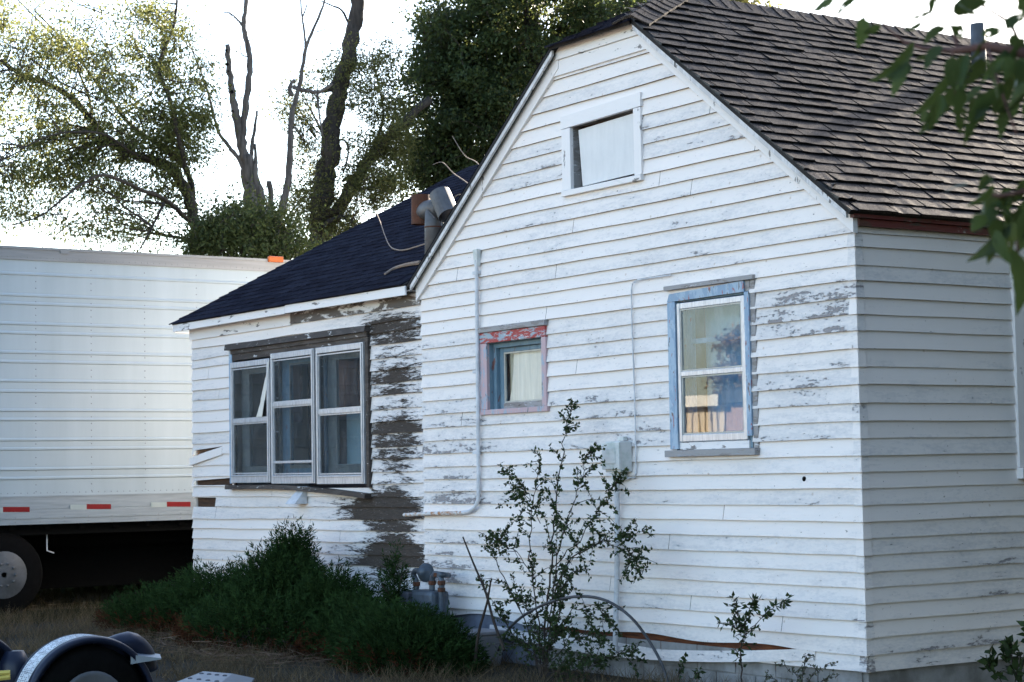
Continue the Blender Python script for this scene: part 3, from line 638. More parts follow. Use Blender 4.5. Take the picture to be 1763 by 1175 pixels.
for i, (a, c, zm, zt) in enumerate(units):
    dzb = (-.0, -.012, -.02)[i]
    s = bx('storm_frame', M['alum'], w3, *frame_boxes(a, c, zb+dzb, zt, -.026, .012, .026, .048, .055, .080), (a+.02, c-.042, -.034, -.027, zb+dzb+.062, zb+dzb+.075), (c-.036, c-.014, -.036, -.027, zb+dzb+.01, zt-.01), bevel=.004)
    bx('meeting_rail', M['alum'], w3, (a+.028, c-.049, -.022, .004, zm-.018, zm+.018))
    bx('pane_edge', M['alum'], w3, *frame_boxes(a+.028, c-.049, zb+dzb+.087, zm-.019, -.012, .004, .012, .012, .012, .012), *frame_boxes(a+.028, c-.049, zm+.019, zt-.064, -.016, 0, .012, .012, .012, .012), bevel=0)
    bx('pane', M['glass_dirty'], w3, (a+.040, c-.061, -.008, -.005, zm+.03, zt-.075), bevel=0); bx('pane', M['glass_dirty'], w3, (a+.040, c-.061, -.003, 0, zb+dzb+.098, zm-.03), bevel=0)
    bx('inner_sash', M['blue_jamb'] if i == 1 else M['sash_dark'], w3, *frame_boxes(a+.0, c-.0, zb, zt, .10, .135, .16 if i < 2 else .15, .05, .10, .13), bevel=0)
    bx('glazing_bead', M['sash_dark'], w3, *frame_boxes(a+.16, c-.05, zb+.13, zm-.0, .092, .10, .022, .02, .02, .03), *frame_boxes(a+.16, c-.05, zm+.02, zt-.1, .092, .10, .022, .02, .02, .02), bevel=0)
zm = units[1][2]; a, c = xs[2], xs[3]; z2 = aty(503, 795.6, 0)[2]
bx('lower_rail', M['alum'], w3, (a+.028, c-.049, -.018, .004, z2-.012, z2+.012))
cloth('curtain', M['room'], w3, xs[0], xs[1], 2.0, 2.65, .35, .02, 3, 5)
mteal = simple('teal_blind', (.30, .40, .42), (.22, .31, .33), 2, .9); cloth('curtain', mteal, w3, xs[4]+.14, xs[5], 1.42, 2.05, .22, .006, 2, 6)
mbr = simple('brown_curtain', (.22, .11, .08), (.13, .07, .055), 2, .9); cloth('curtain', mbr, w3, xs[2]+.05, xs[5], 2.04, 2.70, .42, .02, 6, 8)
b = MB(); P_ = [aty(462, 622, -.03), aty(459, 650, -.034), aty(452, 690, -.036), aty(446, 718, -.03)]
for q0, q1, h in zip(P_[:-1], P_[1:], (.02, .045, .06)): b.hexa([q1+[-h, 0, 0], q1+[h, 0, 0], q1+[h, .003, 0], q1+[-h, .003, 0], q0+[-h*.6, 0, 0], q0+[h*.6, 0, 0], q0+[h*.6, .003, 0], q0+[-h*.6, .003, 0]])
b.build('torn_screen', M['curtain'], w3)
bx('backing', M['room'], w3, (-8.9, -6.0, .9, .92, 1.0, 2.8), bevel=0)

# window at the edge of the side wall
w4 = bx('side_window', M['trim_h'], house, (.001, .034, 1.40, 2.47, 2.721, 2.80))
bx('side_casing', M['white_trim'], w4, (.001, .032, 1.405, 1.50, 1.46, 2.72)); bx('side_casing', M['white_trim'], w4, (.001, .032, 2.36, 2.46, 1.46, 2.72)); bx('sill', M['trim_h'], w4, (.001, .06, 1.40, 2.47, 1.385, 1.458))
bx('frame', M['sash'], w4, (-.05, .0, 1.50, 1.56, 1.46, 2.70), (-.05, .0, 2.30, 2.36, 1.46, 2.70), (-.05, 0, 1.56, 2.30, 2.64, 2.70), (-.05, 0, 1.56, 2.30, 1.46, 1.52), (-.045, -.005, 1.56, 2.30, 2.06, 2.10))
bx('pane', M['glass'], w4, (-.03, -.026, 1.56, 2.30, 1.52, 2.06), bevel=0); bx('pane', M['glass'], w4, (-.03, -.026, 1.56, 2.30, 2.10, 2.64), bevel=0)

# ------------------------------------------------------------------ fixtures on the house
yo = -.045
pts = [aty(x, y, yo) for x, y in ((820.5, 448), (821, 520), (822, 600), (823, 720), (824, 845), (823, 862), (818, 874), (808, 881), (795, 883.5))]
b = MB(); b.tube(pts, .016, 10)
for q in (470, 640, 780): 
    p_ = aty(822, q, -.03); b.box(p_[0]-.045, p_[0]+.03, -.05, -.016, p_[2]-.012, p_[2]+.012)
b.build('conduit', M['conduit'], house, smooth=False)
b = MB(); b.tube([aty(x, y, yo) for x, y in ((797, 883.5), (770, 884), (735, 885), (696, 887))], .0165, 10); b.build('conduit', M['conduit_rust'], house)
b = MB(); p_ = aty(820, 444, yo); b.hexa([(p_[0]-.02, -.055, p_[2]-.07), (p_[0]+.02, -.055, p_[2]-.07), (p_[0]+.02, -.018, p_[2]-.07), (p_[0]-.02, -.018, p_[2]-.07), (p_[0]-.034, -.06, p_[2]+.065), (p_[0]+.03, -.06, p_[2]+.07), (p_[0]+.03, -.018, p_[2]+.07), (p_[0]-.034, -.018, p_[2]+.065)]); b.build('conduit_head', M['util'], house, bevel=.004)

p0, p1 = aty(1042, 816, -.13), aty(1067, 759, -.13)
ub = bx('utility_box', M['util'], house, (p0[0], p1[0], -.13, -.02, p0[2]+.01, p1[2]-.004), bevel=.008)
bx('lid', M['util'], ub, (p0[0]-.012, p1[0]+.012, -.15, -.132, p0[2]+.03, p1[2]-.012), (p0[0]+.03, p1[0]-.03, -.155, -.149, p0[2]+.07, p1[2]-.05), bevel=.006); bx('mounting_tab', M['util'], ub, (p0[0]+.06, p0[0]+.13, -.06, -.02, p1[2]+.0, p1[2]+.03)); bx('conduit_hub', M['util'], ub, (p0[0]+.05, p0[0]+.13, -.11, -.03, p0[2]-.04, p0[2]+.008))
b = MB(); b.tube([aty(1062, 822, -.06), aty(1063, 900, -.055), aty(1062, 1000, -.06), aty(1060, 1080, -.075), aty(1059, 1125, -.08)], .019, 10); b.build('conduit', M['conduit'], house)
b = MB(); b.tube([aty(x, y, -.030) for x, y in ((1080, 822), (1092, 823), (1095, 815), (1094, 740), (1091, 640), (1088, 560), (1087, 500), (1089, 488), (1098, 482), (1125, 478), (1155, 474))], .0055, 6)
b.tube([aty(x, y, -.034) for x, y in ((1063, 830), (1063, 818), (1072, 826), (1083, 824))], .007, 6); b.build('cable', M['conduit'], house)
p_ = aty(1383, 825, -.02); b = MB(); b.lathe((p_[0], -.008, p_[2]), (0, -1, 0), [(0, .016), (.006, .017), (.010, .012)], 12); b.build('drilled_hole', M['black'], house)
b = MB(); p_ = aty(520, 866, 0); b.hexa([(p_[0]-.10, -.13, p_[2]-.01), (p_[0]+.09, -.13, p_[2]-.01), (p_[0]+.09, .01, p_[2]-.01), (p_[0]-.10, .01, p_[2]-.01), (p_[0]-.06, -.02, p_[2]+.12), (p_[0]+.08, -.02, p_[2]+.12), (p_[0]+.08, .01, p_[2]+.12), (p_[0]-.06, .01, p_[2]+.12)]); b.build('vent_hood', M['conduit'], house, bevel=.004)

# flue on the wing roof, H shaped cap
def on_wing(px, py):
    d = ray(px, py); t_ = (WEZ+WS*(CAM[1]-WEY)-CAM[2])/(d[2]-WS*d[1]); return CAM+t_*d
F = on_wing(747, 445); fx, fy = F[0], F[1]
def fl(px, py, dy=0): return aty(px, py, fy+dy)
b = MB(); b.tube([F-[0, 0, .15], fl(747, 395), fl(748, 362)], .083, 16); flue = b.build('flue', M['gal'], house, smooth=True)
b = MB(); b.tube([fl(726, 368), fl(735, 362), fl(748, 359), fl(760, 360)], [.07, .082, .085, .085], 16); b.build('cross_pipe', M['gal'], flue, smooth=True)
def open_pipe(name, mat, a, c, r):
    bb = MB(); t_ = unit(c-a); h = np.array([0, 1.0, 0]); e1 = np.cross(t_, h); e1 /= np.linalg.norm(e1); e2 = np.cross(t_, e1); n = 20; R = []
    for q, rr in ((a, r), (c, r), (c, r*.93), (a, r*.93)): R.append([bb.vert(q+rr*(math.cos(2*PI*j/n)*e1+math.sin(2*PI*j/n)*e2)) for j in range(n)])
    for k in range(4):
        for j in range(n): bb.face([R[k][j], R[k][(j+1) % n], R[(k+1) % 4][(j+1) % n], R[(k+1) % 4][j]])
    return bb.build(name, mat, flue)
o_ = open_pipe('side_pipe', M['rust'], fl(724.5, 387), fl(724.5, 336), .085)
o_ = open_pipe('side_pipe', M['gal'], fl(773, 372, -.02), fl(757, 334, -.02), .095); 
b = MB(); b.tube([fl(736, 362, -.09), fl(750, 377, -.09)], .006, 6); b.tube([fl(759, 370, -.05), fl(764, 402, -.05)], .010, 6); b.build('strap', M['gal'], flue)
b = MB(); b.tube([fl(740, 390, -.0), fl(757, 390, -.0)], .0865, 4) if False else b.lathe(fl(747, 392), (0, 0, 1), [(-.006, .0845), (-.006, .087), (.006, .087), (.006, .0845)], 16); b.build('seam_band', M['rust'], flue)

# pipe on the ridge, throwing the long shadow
b = MB(); pr = np.array([-2.03, 3.42]); zr_ = EZ+.03-MSL*pr[0]; b.tube([(pr[0], pr[1], zr_-.1), (pr[0], pr[1], zr_+.40)], .06, 16); b.build('vent_pipe', M['gal'], roof, smooth=True)

# ------------------------------------------------------------------ things at the wall
g = thing('gas_meter', 'blue grey gas meter with rusted pipe fittings at the inner wall corner', 'gas meter', (*aty(735, 1040, -.28)[:2], 0))
GY = -.28
def G(px, py, dy=0): return aty(px, py, GY+dy)
b = MB(); c0, c1 = G(718, 1046), G(757, 1018); b.box(c0[0]-.02, c1[0], GY-.08, GY+.1, c0[2]-.10, c1[2]); under(b.build('meter_body', M['meter'], None, bevel=.035), g)
b = MB(); c0, c1 = G(699, 1038), G(722, 1018); b.box(c0[0], c1[0]+.02, GY-.13, GY-.03, c0[2], c1[2]); under(b.build('index_housing', simple('index_black', (.04, .045, .06), (.06, .07, .09), 9, .4), None, bevel=.015), g)
b = MB(); c0, c1 = G(701, 1033), G(711, 1023); b.box(c0[0], c1[0], GY-.137, GY-.131, c0[2], c1[2]); 
ix = under(b.build('index_face', simple('index_white', (.5, .52, .54), (.4, .42, .44), 9, .4), None), g)
b = MB(); c0, c1 = G(702, 1030), G(710, 1026.5)
for k in range(4): q = c0[0]+(c1[0]-c0[0])*(k+.15)/4; b.box(q, q+(c1[0]-c0[0])*.17, GY-.1395, GY-.1375, c0[2], c1[2])
under(b.build('dial', M['black'], None), g)
for P_ in ([(717, 1020), (716, 1000), (712, 990), (716, 983), (727, 984)], [(744, 1018), (744, 1000), (746, 992), (752, 989), (762, 990)], [(760, 1080), (760, 1020), (760, 1000), (755, 990), (748, 988)]):
    b = MB(); b.tube(smooth([G(x, y) for x, y in P_]), .024, 10); under(b.build('pipe', M['meter'], None, smooth=True), g)
b = MB()
b.tube([G(762, 990), G(772, 991, .2)], .023, 10); under(b.build('pipe', M['meter'], None, smooth=True), g)
b = MB(); b.lathe(G(733, 986, .02), (0.35, -1, .15), [(-.06, .035), (-.025, .066), (-.008, .078), (.008, .078), (.025, .066), (.05, .04), (.075, .035)], 18); under(b.build('regulator', M['meter'], None, smooth=True), g)
for q in ((744, 1004), (760, 1004), (760, 1016), (717, 1006), (753, 990)):
    b = MB(); b.lathe(G(*q, -.002)-[0, 0, .016], (0, 0, 1), [(0, .028), (0.004, .032), (.03, .032), (.034, .028)], 8); under(b.build('union_nut', M['rust'], None), g)

# plastic crate at the wall foot
P_ = atz(824, 1146, .0); mcr = simple('grey_plastic', (.22, .22, .24), (.16, .16, .17), 8, .6)
cr = thing('crate', 'small grey plastic bin at the foot of the wall beside the bushy sapling', 'bin', (P_[0], P_[1], 0)); x, y = P_[0], P_[1]
b = MB(); b.hexa([(x-.13, y-.1, .0), (x+.13, y-.1, 0), (x+.13, y+.12, 0), (x-.13, y+.12, 0), (x-.16, y-.13, .24), (x+.16, y-.13, .24), (x+.16, y+.15, .24), (x-.16, y+.15, .24)]); under(b.build('bin_body', mcr, None, bevel=.01), cr)
b = MB(); b.box(x-.175, x+.175, y-.145, y+.165, .242, .268); under(b.build('rim', mcr, None, bevel=.006), cr)
# black hose arching in front of the wall
b = MB(); b.tube(smooth([aty(x, y, -.55+q) for x, y, q in ((858, 1120, .1), (875, 1085, .05), (905, 1058, 0), (950, 1036, 0), (1000, 1027, 0), (1045, 1035, 0), (1085, 1062, .05), (1115, 1100, .1), (1140, 1145, .1), (1152, 1185, .1))]), .0105, 8)
tag(b.build('hose', simple('black_hose', (.025, .027, .032), (.06, .063, .07), 9, .45), None, smooth=True), 'black hose arching up in front of the white wall', 'hose')
# bare sticks
def stick(name, label, pts, r, mat, cat='stick'):
    pts = smooth(pts); b = MB(); k = len(pts); b.tube(pts, [r*(1-.55*i/(k-1)) for i in range(k)], 6); return tag(b.build(name, mat, None), label, cat)
stick('dead_stick', 'tall bare dead stick leaning beside the gas meter and sapling', [aty(x, y, -.7) for x, y in ((868, 1120), (850, 1070), (836, 1020), (815, 970), (797, 925))], .013, M['twig'])
stick('dead_stick', 'bare dead stick leaning right from the grey bin', [aty(x, y, -.75) for x, y in ((818, 1140), (824, 1090), (838, 1040), (845, 1000))], .014, M['twig'])
def wr(px, py, h=.03): return on_wing(px, py)+np.array([0, -.3, .95])*h
stick('fallen_branch', 'thick grey branch lying on the dark wing roof near the gable', [wr(725, 458), wr(700, 462), wr(680, 468), wr(664, 478)], .02, M['drytwig'], 'branch')
stick('dry_vine', 'thin curling dry vine lying on the dark wing roof', [wr(741, 423), wr(720, 430), wr(698, 436), wr(682, 435), (wr(672, 428)), wr(666, 418, .08), wr(661, 405, .15), wr(655, 394, .2)], .008, M['drytwig'], 'vine')
for i, (lab, P_) in enumerate([('lowest bare twig behind the flue beside the gable edge', [(815, 337), (798, 335), (785, 338), (777, 355), (776, 375)]), ('bare forked twig above the flue beside the gable edge', [(812, 322), (800, 312), (780, 298), (762, 280), (745, 284)]), ('short bare twig standing highest beside the gable edge', [(832, 292), (818, 278), (800, 268), (779, 235)])]):
    o = stick('bare_twig', lab, [aty(x, y, 2.2) for x, y in P_], .007, M['drytwig'], 'twig'); o['group'] = 'bare twigs above the gable edge'

# ------------------------------------------------------------------ semi trailer
TX = -12.0; TY0, TY1 = -4.2, 11.6; TW = 2.55
tr = thing('semi_trailer', 'long white ribbed semi trailer parked behind the house wing', 'trailer', (TX-TW/2, 3, 0))
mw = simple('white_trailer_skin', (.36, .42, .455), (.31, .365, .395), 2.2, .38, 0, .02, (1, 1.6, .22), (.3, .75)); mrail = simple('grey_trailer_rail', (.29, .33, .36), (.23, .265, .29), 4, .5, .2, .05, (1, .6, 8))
mtop = simple('brushed_top_rail', (.27, .28, .285), (.22, .225, .23), 4, .4, .2, .05, (1, .3, 6))
ribs = [atx(0, q, TX)[2] for q in (470.6, 507.5, 522, 557, 573, 606.5, 623, 656, 674, 707, 723, 758, 774, 809, 825)]
ztop = atx(0, 423, TX)[2]; ztr = atx(0, 446, TX)[2]; zsk = atx(0, 856, TX)[2]; zbt = atx(0, 905, TX)[2]
prof = [(TX, ztr)]
for z in ribs: prof += [(TX, z+.022), (TX+.012, z+.010), (TX+.013, z-.006), (TX, z-.016)]
prof += [(TX, zsk)]
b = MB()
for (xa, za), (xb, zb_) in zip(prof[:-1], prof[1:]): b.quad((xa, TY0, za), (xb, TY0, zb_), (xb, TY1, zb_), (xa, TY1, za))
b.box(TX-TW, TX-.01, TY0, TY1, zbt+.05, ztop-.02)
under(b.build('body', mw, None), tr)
b = MB(); b.box(TX-.009, TX+.016, TY0-.02, TY1+.02, ztr, ztop-.03); b.box(TX-.3, TX+.026, TY0-.02, TY1+.02, ztop-.029, ztop)
for q in np.arange(TY0+.6, TY1, 3.05): b.box(TX+.017, TX+.03, q, q+.10, ztop-.06, ztop-.03)
under(b.build('top_rail', mtop, None), tr)
zr2 = atx(0, 878, TX)[2]; zr3 = atx(0, 895, TX)[2]
b = MB(); b.box(TX-.009, TX+.012, TY0, TY1, zr2, zsk); b.box(TX-.009, TX+.022, TY0, TY1, zr3, zr2-.003); b.box(TX-.009, TX+.016, TY0, TY1, zbt, zr3-.003); b.box(TX+.0, TX+.018, TY0, TY1, zsk-.012, zsk+.004); b.box(TX-.06, TX-.01, TY0, TY1, zbt-.0, zbt+.01)
under(b.build('bottom_rail', mrail, None), tr)
b = MB()
def rivet(x, y, z, r=.008): 
    c = b.vert((x+.006, y, z)); R = [b.vert((x, y+r*math.cos(2*PI*j/5), z+r*math.sin(2*PI*j/5))) for j in range(5)]
    for j in range(5): b.face([R[j], R[(j+1) % 5], c])
y_a, y_b = atx(62, 700, TX)[1], atx(250, 700, TX)[1]; pitch_ = (y_b-y_a)/2
for y in [y_a+k*pitch_ for k in range(-5, 8)]:
    for z in np.arange(zsk+.05, ztr-.02, .075):
        if all(abs(z-q) > .02 for q in ribs): rivet(TX, y, z)
for y in np.arange(TY0+.05, 5.5, .075): rivet(TX, y, zsk+.035, .007); rivet(TX+.016, y, ztr+.03, .007)
for y in np.arange(TY0+.05, 5.5, .28): rivet(TX+.022, y, zr3+.012); rivet(TX+.016, y, zbt+.025)
tag(under(b.build('rivets', simple('rivet_grey', (.25, .26, .27), (.2, .2, .21), 9, .5), None), tr), kind='stuff')
mred = simple('red_reflective_tape', (.20, .008, .010), (.16, .006, .008), 6, .35); msil = simple('silver_reflective_tape', (.30, .36, .35), (.36, .40, .39), 6, .35)
for (pxa, pxb, pym, red) in ((5, 51, 877.5, 1), (-40, 5, 879, 0), (149, 191, 872.5, 1), (121, 149, 873.5, 0), (287, 328, 868.5, 1), (260, 287, 869.5, 0), (415, 460, 864, 1)):
    A_, B_ = atx(pxa, pym, TX+.022), atx(pxb, pym, TX+.022); b = MB(); zc = A_[2]; zc2 = B_[2]; b.hexa([(TX+.0225, A_[1], zc-.028), (TX+.0225, B_[1], zc2-.028), (TX+.0245, B_[1], zc2-.028), (TX+.0245, A_[1], zc-.028), (TX+.0225, A_[1], zc+.028), (TX+.0225, B_[1], zc2+.028), (TX+.0245, B_[1], zc2+.028), (TX+.0245, A_[1], zc+.028)])
    under(b.build('reflector_tape', mred if red else msil, None), tr)
am = NT('amber_lens'); am.p.inputs['Base Color'].default_value = (.40, .085, .008, 1); am.p.inputs['Roughness'].default_value = .2
for q in (474, -420):
    c_ = atx(474, 447, TX+.03); yy = c_[1] if q > 0 else c_[1]-6
    b = MB(); b.box(TX+.017, TX+.055, yy-.10, yy+.10, c_[2]-.035, c_[2]+.035); under(b.build('marker_lamp', am.mat, None, bevel=.01), tr)
b = MB(); b.box(TX-TW+.1, TX-.1, TY0+.2, TY1, zbt-.12, zbt-.0)
for y in np.arange(TY0+.3, TY1, .4): b.box(TX-TW+.05, TX-.05, y, y+.06, zbt-.06, zbt+.02)
b.box(TX-1.9, TX-1.75, TY0, TY1, .72, zbt-.1); b.box(TX-.85, TX-.70, TY0, TY1, .72, zbt-.1); b.box(TX-TW+.2, TX-.2, 1.6, 1.7, .4, zbt-.1); b.box(TX-TW+.1, TX-.3, 3.2, 3.25, .25, zbt-.05); b.box(TX-1.7, TX-.9, -.9, 3.1, .24, zbt-.13); b.box(TX-1.3, TX-.8, 3.3, 7.0, .3, zbt-.13)  # last two long boxes added only to blacken the gap beneath the floor
under(b.build('undercarriage_dark_fill', M['black'], None), tr)
mrim = simple('shaded_steel_rim', (.11, .115, .125), (.06, .065, .07), 5, .45)  # white rim darkened, underbody shade put into its colour
wc = atx(8, 966, TX-.03); zW = .46
for k, yw in enumerate((wc[1], wc[1]-1.25)):
    for sx in (0, 1):
        X0 = TX-.05 if sx == 0 else TX-TW+.05; dr = -1 if sx == 0 else 1
        b = MB(); b.lathe((X0, yw, zW), (dr, 0, 0), [(0.0, .28), (.0, .41), (.03, .45), (.10, .465), (.22, .465), (.27, .45), (.30, .41), (.33, .45), (.40, .465), (.52, .465), (.56, .45), (.56, .28)], 40)
        ty = under(b.build('wheel', M['black'], None, smooth=True), tr)
        b = MB(); b.lathe((X0-dr*.004, yw, zW), (dr, 0, 0), [(.0, .252), (.008, .264), (.02, .255), (.032, .235), (.030, .17), (.012, .15), (.012, .10), (.03, .095), (.03, .04)], 32)
        for q in range(10): aq = q*2*PI/10; b.lathe((X0-dr*-.012, yw+.125*math.cos(aq), zW+.125*math.sin(aq)), (-dr, 0, 0), [(.0, .016), (.03, .016)], 6)
        ri = b.build('rim', mrim, None, smooth=True); ri.parent = ty
        b = MB(); b.lathe((X0-dr*-.03, yw, zW), (-dr, 0, 0), [(.0, .06), (.028, .055), (.034, .03)], 10); hb = b.build('hub_cap', simple('hub_brown', (.14, .11, .08), (.09, .07, .05), 9, .6), None); hb.parent = ty
b = MB(); q0 = atx(53, 920, TX-.2); b.box(TX-.65, TX-.62, q0[1]-.25, q0[1]+.0, .62, zbt-.02); 
under(b.build('mud_flap', simple('tan_flap', (.12, .11, .09), (.07, .065, .055), 5, .8), None), tr)
b = MB(); q0 = atx(54, 910, TX-.2); b.tube([(TX-.2, q0[1]+.18, zbt), (TX-.2, q0[1]+.18, zbt-.3), (TX-.2, q0[1]+.26, zbt-.33)], .008, 6); under(b.build('hanging_strap', M['conduit'], None), tr)

# ------------------------------------------------------------------ tow dolly in the foreground
mblue = simple('navy_fender_plastic', (.009, .014, .032), (.007, .011, .025), 5, .38); mplate = None
t = NT('tread_plate'); t.bump(t.noise(18, 3, .5, t.coord((1, 1, 1))), .15, .004); mplate = t.done(t.mix(t.noise(9, 4, .6, t.coord((1, 1, 1))), (.13, .16, .20), (.20, .24, .28)), .42, .35)
DD = 10.6
C0 = atd(160, 1186, DD)           # near face of the wheel arch, axle height below the frame
fw = unit(np.array([*unit(np.array([ray(160, 1186)[0], ray(160, 1186)[1]])), 0.0])); rt = np.array([fw[1], -fw[0], 0.0])
ax_ = unit(fw*.93 - rt*.40)        # axle, away from the viewer and to the left
sd_ = np.array([ax_[1], -ax_[0], 0.0])  # along the wheel, to the right
C0[2] = .30
dl = thing('tow_dolly', 'navy blue tow dolly with round fenders parked at the lower left', 'tow dolly', (C0[0], C0[1], 0))
def fender(C, R=.365, W=.24, label=True):
    b = MB(); n = 36; S_ = []
    for i in range(n+1):
        a = math.radians(-8+196*i/n); rad = math.cos(a)*sd_+math.sin(a)*np.array([0, 0, 1.0])
        row = [C+rad*(R-.035)+ax_*.0, C+rad*(R-.008)+ax_*.0, C+rad*R+ax_*.012, C+rad*(R+.004)+ax_*.03, C+rad*(R+.002)+ax_*.035, C+rad*(R+.002)+ax_*(W-.035), C+rad*(R+.005)+ax_*(W-.03), C+rad*R+ax_*(W-.01), C+rad*(R-.03)+ax_*W, C+rad*(R-.03)+ax_*(W-.02), C+rad*(R-.02)+ax_*.02]
        S_.append([b.vert(q) for q in row])
    k = len(S_[0])
    for i in range(n):
        for j in range(k): b.face([S_[i][j], S_[i][(j+1) % k], S_[i+1][(j+1) % k], S_[i+1][j]])
    b.face(S_[0][::-1]); b.face(S_[-1]); f_ = under(b.build('fender', mblue, None, smooth=True), dl)
    b = MB()                                             # solid inner disc far side
    R1 = [b.vert(C+ax_*(W-.015)+(R-.03)*(math.cos(math.radians(a))*sd_+math.sin(math.radians(a))*np.array([0, 0, 1.0]))) for a in range(0, 181, 6)]; b.face(R1)
    q = under(b.build('backplate', M['black'], None), dl)
    return f_
fender(C0)
# instruction strip with lines of print on top of the fender
mst = simple('white_sticker', (.60, .64, .68), (.50, .54, .58), 7, .4); mink = simple('dark_print', (.08, .09, .12), (.10, .11, .14), 9, .6)
def strip(C, a0, a1, w0_, w1_, r, mat, name, n=24):
    b = MB(); L = []
    for i in range(n+1):
        a = math.radians(a0+(a1-a0)*i/n); rad = math.cos(a)*sd_+math.sin(a)*np.array([0, 0, 1.0]); L.append((b.vert(C+rad*r+ax_*w0_), b.vert(C+rad*r+ax_*w1_)))
    for i in range(n): b.face([L[i][0], L[i+1][0], L[i+1][1], L[i][1]])
    return under(b.build(name, mat, None), dl)
strip(C0, 78, 178, .05, .19, .369, mst, 'sticker')
b = MB(); rd = random.Random(3)
for a in np.arange(80, 177, 1.5):
    for k in range(5):
        if rd.random() < .25: continue
        w_a = .056+k*.026; w_b = w_a+rd.uniform(.008, .021); pts = []
        for aa, ww in ((a, w_a), (a+.7, w_a), (a+.7, w_b), (a, w_b)):
            r_ = math.radians(aa); pts.append(C0+(math.cos(r_)*sd_+math.sin(r_)*np.array([0, 0, 1.0]))*.3705+ax_*ww)
        b.quad(*pts)
for a in (113, 128, 148, 165):
    pts = []
    for aa, ww in ((a, .05), (a+.5, .05), (a+.5, .19), (a, .19)):
        r_ = math.radians(aa); pts.append(C0+(math.cos(r_)*sd_+math.sin(r_)*np.array([0, 0, 1.0]))*.3707+ax_*ww)
    b.quad(*pts)
under(b.build('sticker_print', mink, None), dl)
b = MB(); b.lathe(C0+ax_*.01, ax_, [(.0, .19), (.0, .285), (.03, .315), (.10, .32), (.15, .315), (.18, .28), (.18, .19)], 40); wh_ = under(b.build('wheel', M['black'], None, smooth=True), dl)
b = MB(); b.lathe(C0-ax_*.004, ax_, [(.0, .165), (.0, .185), (.03, .19), (.05, .165), (.06, .12), (.05, .10), (.05, .06), (.0, .055), (.0, .02)], 32); ri = b.build('rim', mrim, None, smooth=True); ri.parent = wh_
# tapered tail behind the fender, ramp ends and the wheel tray with raised studs
b = MB(); e0, e1 = C0+sd_*.17+np.array([0, 0, .30])+ax_*.16, C0+sd_*.335+np.array([0, 0, .285])+ax_*.12
b.tube(smooth([C0+sd_*.10+np.array([0, 0, .255])+ax_*.16, C0+sd_*.26+np.array([0, 0, .30])+ax_*.15, C0+sd_*.345+np.array([0, 0, .235])+ax_*.15, C0+sd_*.37+np.array([0, 0, .15])+ax_*.15]), [.066]*4+[.070]*5+[.068]*4, 20); under(b.build('strap_housing', mblue, None, smooth=True), dl)
q = atd(258, 1133, DD+.1); b = MB(); b.hexa([q+rt*-.1+[0, 0, -.03], q+rt*.06+[0, 0, -.01], q+rt*.06+fw*.2+[0, 0, -.01], q+rt*-.1+fw*.2+[0, 0, -.03], q+rt*-.1+[0, 0, .02], q+rt*.06+[0, 0, -.004], q+rt*.06+fw*.2+[0, 0, .0], q+rt*-.1+fw*.2+[0, 0, .03]]); under(b.build('ramp_tip', mplate, None), dl)
A1, A2, A3, A4 = atz(265, 1182, .30), atz(352, 1155, .30), atz(405, 1158, .27), atz(455, 1178, .22)
zt = .30
b = MB(); p1 = atz(240, 1200, zt); p2 = atz(350, 1156, zt); p3 = atz(400, 1160, zt); p4 = atz(330, 1215, zt); b.slab([p1, p2, p3, p4], (0, 0, -.02)); p5 = atz(438, 1168, zt-.05); p6 = atz(400, 1215, zt-.06); b.slab([p3, p5, p6, p4], (0, 0, -.02)); pl = under(b.build('wheel_tray', mplate, None), dl)
mstud = simple('stud_metal', (.05, .06, .08), (.08, .09, .11), 9, .4, .4)
for i in range(5):
    for j in range(4):
        b = MB(); q = p1*(1-(i+.5)/5)*(1-(j+.5)/4)+p2*((i+.5)/5)*(1-(j+.5)/4)+p3*((i+.5)/5)*((j+.5)/4)+p4*(1-(i+.5)/5)*((j+.5)/4); b.lathe(q, (0, 0, 1), [(-.002, .016), (.006, .014), (.009, .006)], 8); st_ = b.build('stud', mstud, None); st_.parent = pl
# the second fender, its strap and the axle beam
C1 = atd(-62, 1165, DD+.35); C1[2] = .33; fender(C1)
C2 = C1+sd_*.28+np.array([0, 0, .12]); b = MB(); b.tube([C2-[0, 0, .2], C2+[0, 0, .05], C2+[0, 0, .12]], [.09, .085, .05], 16); under(b.build('strap_housing', mblue, None, smooth=True), dl)
b = MB(); b.tube([C1-[0, 0, .12]-sd_*.3, C0-[0, 0, .12]+ax_*.2], .04, 8); b.tube([C1-[0, 0, .25], C1+[0, 0, .0]], .05, 8); under(b.build('axle_beam', mblue, None), dl)
b = MB(); q0 = atd(0, 1160, DD+.15); b.tube([q0-rt*.05, q0+rt*.05+[0, 0, .004], q0+rt*.05-[0, 0, .02], q0-rt*.06-[0, 0, .03]], .014, 6); under(b.build('yellow_strap', simple('yellow_webbing', (.55, .45, .12), (.45, .36, .08), 14, .8), None), dl)

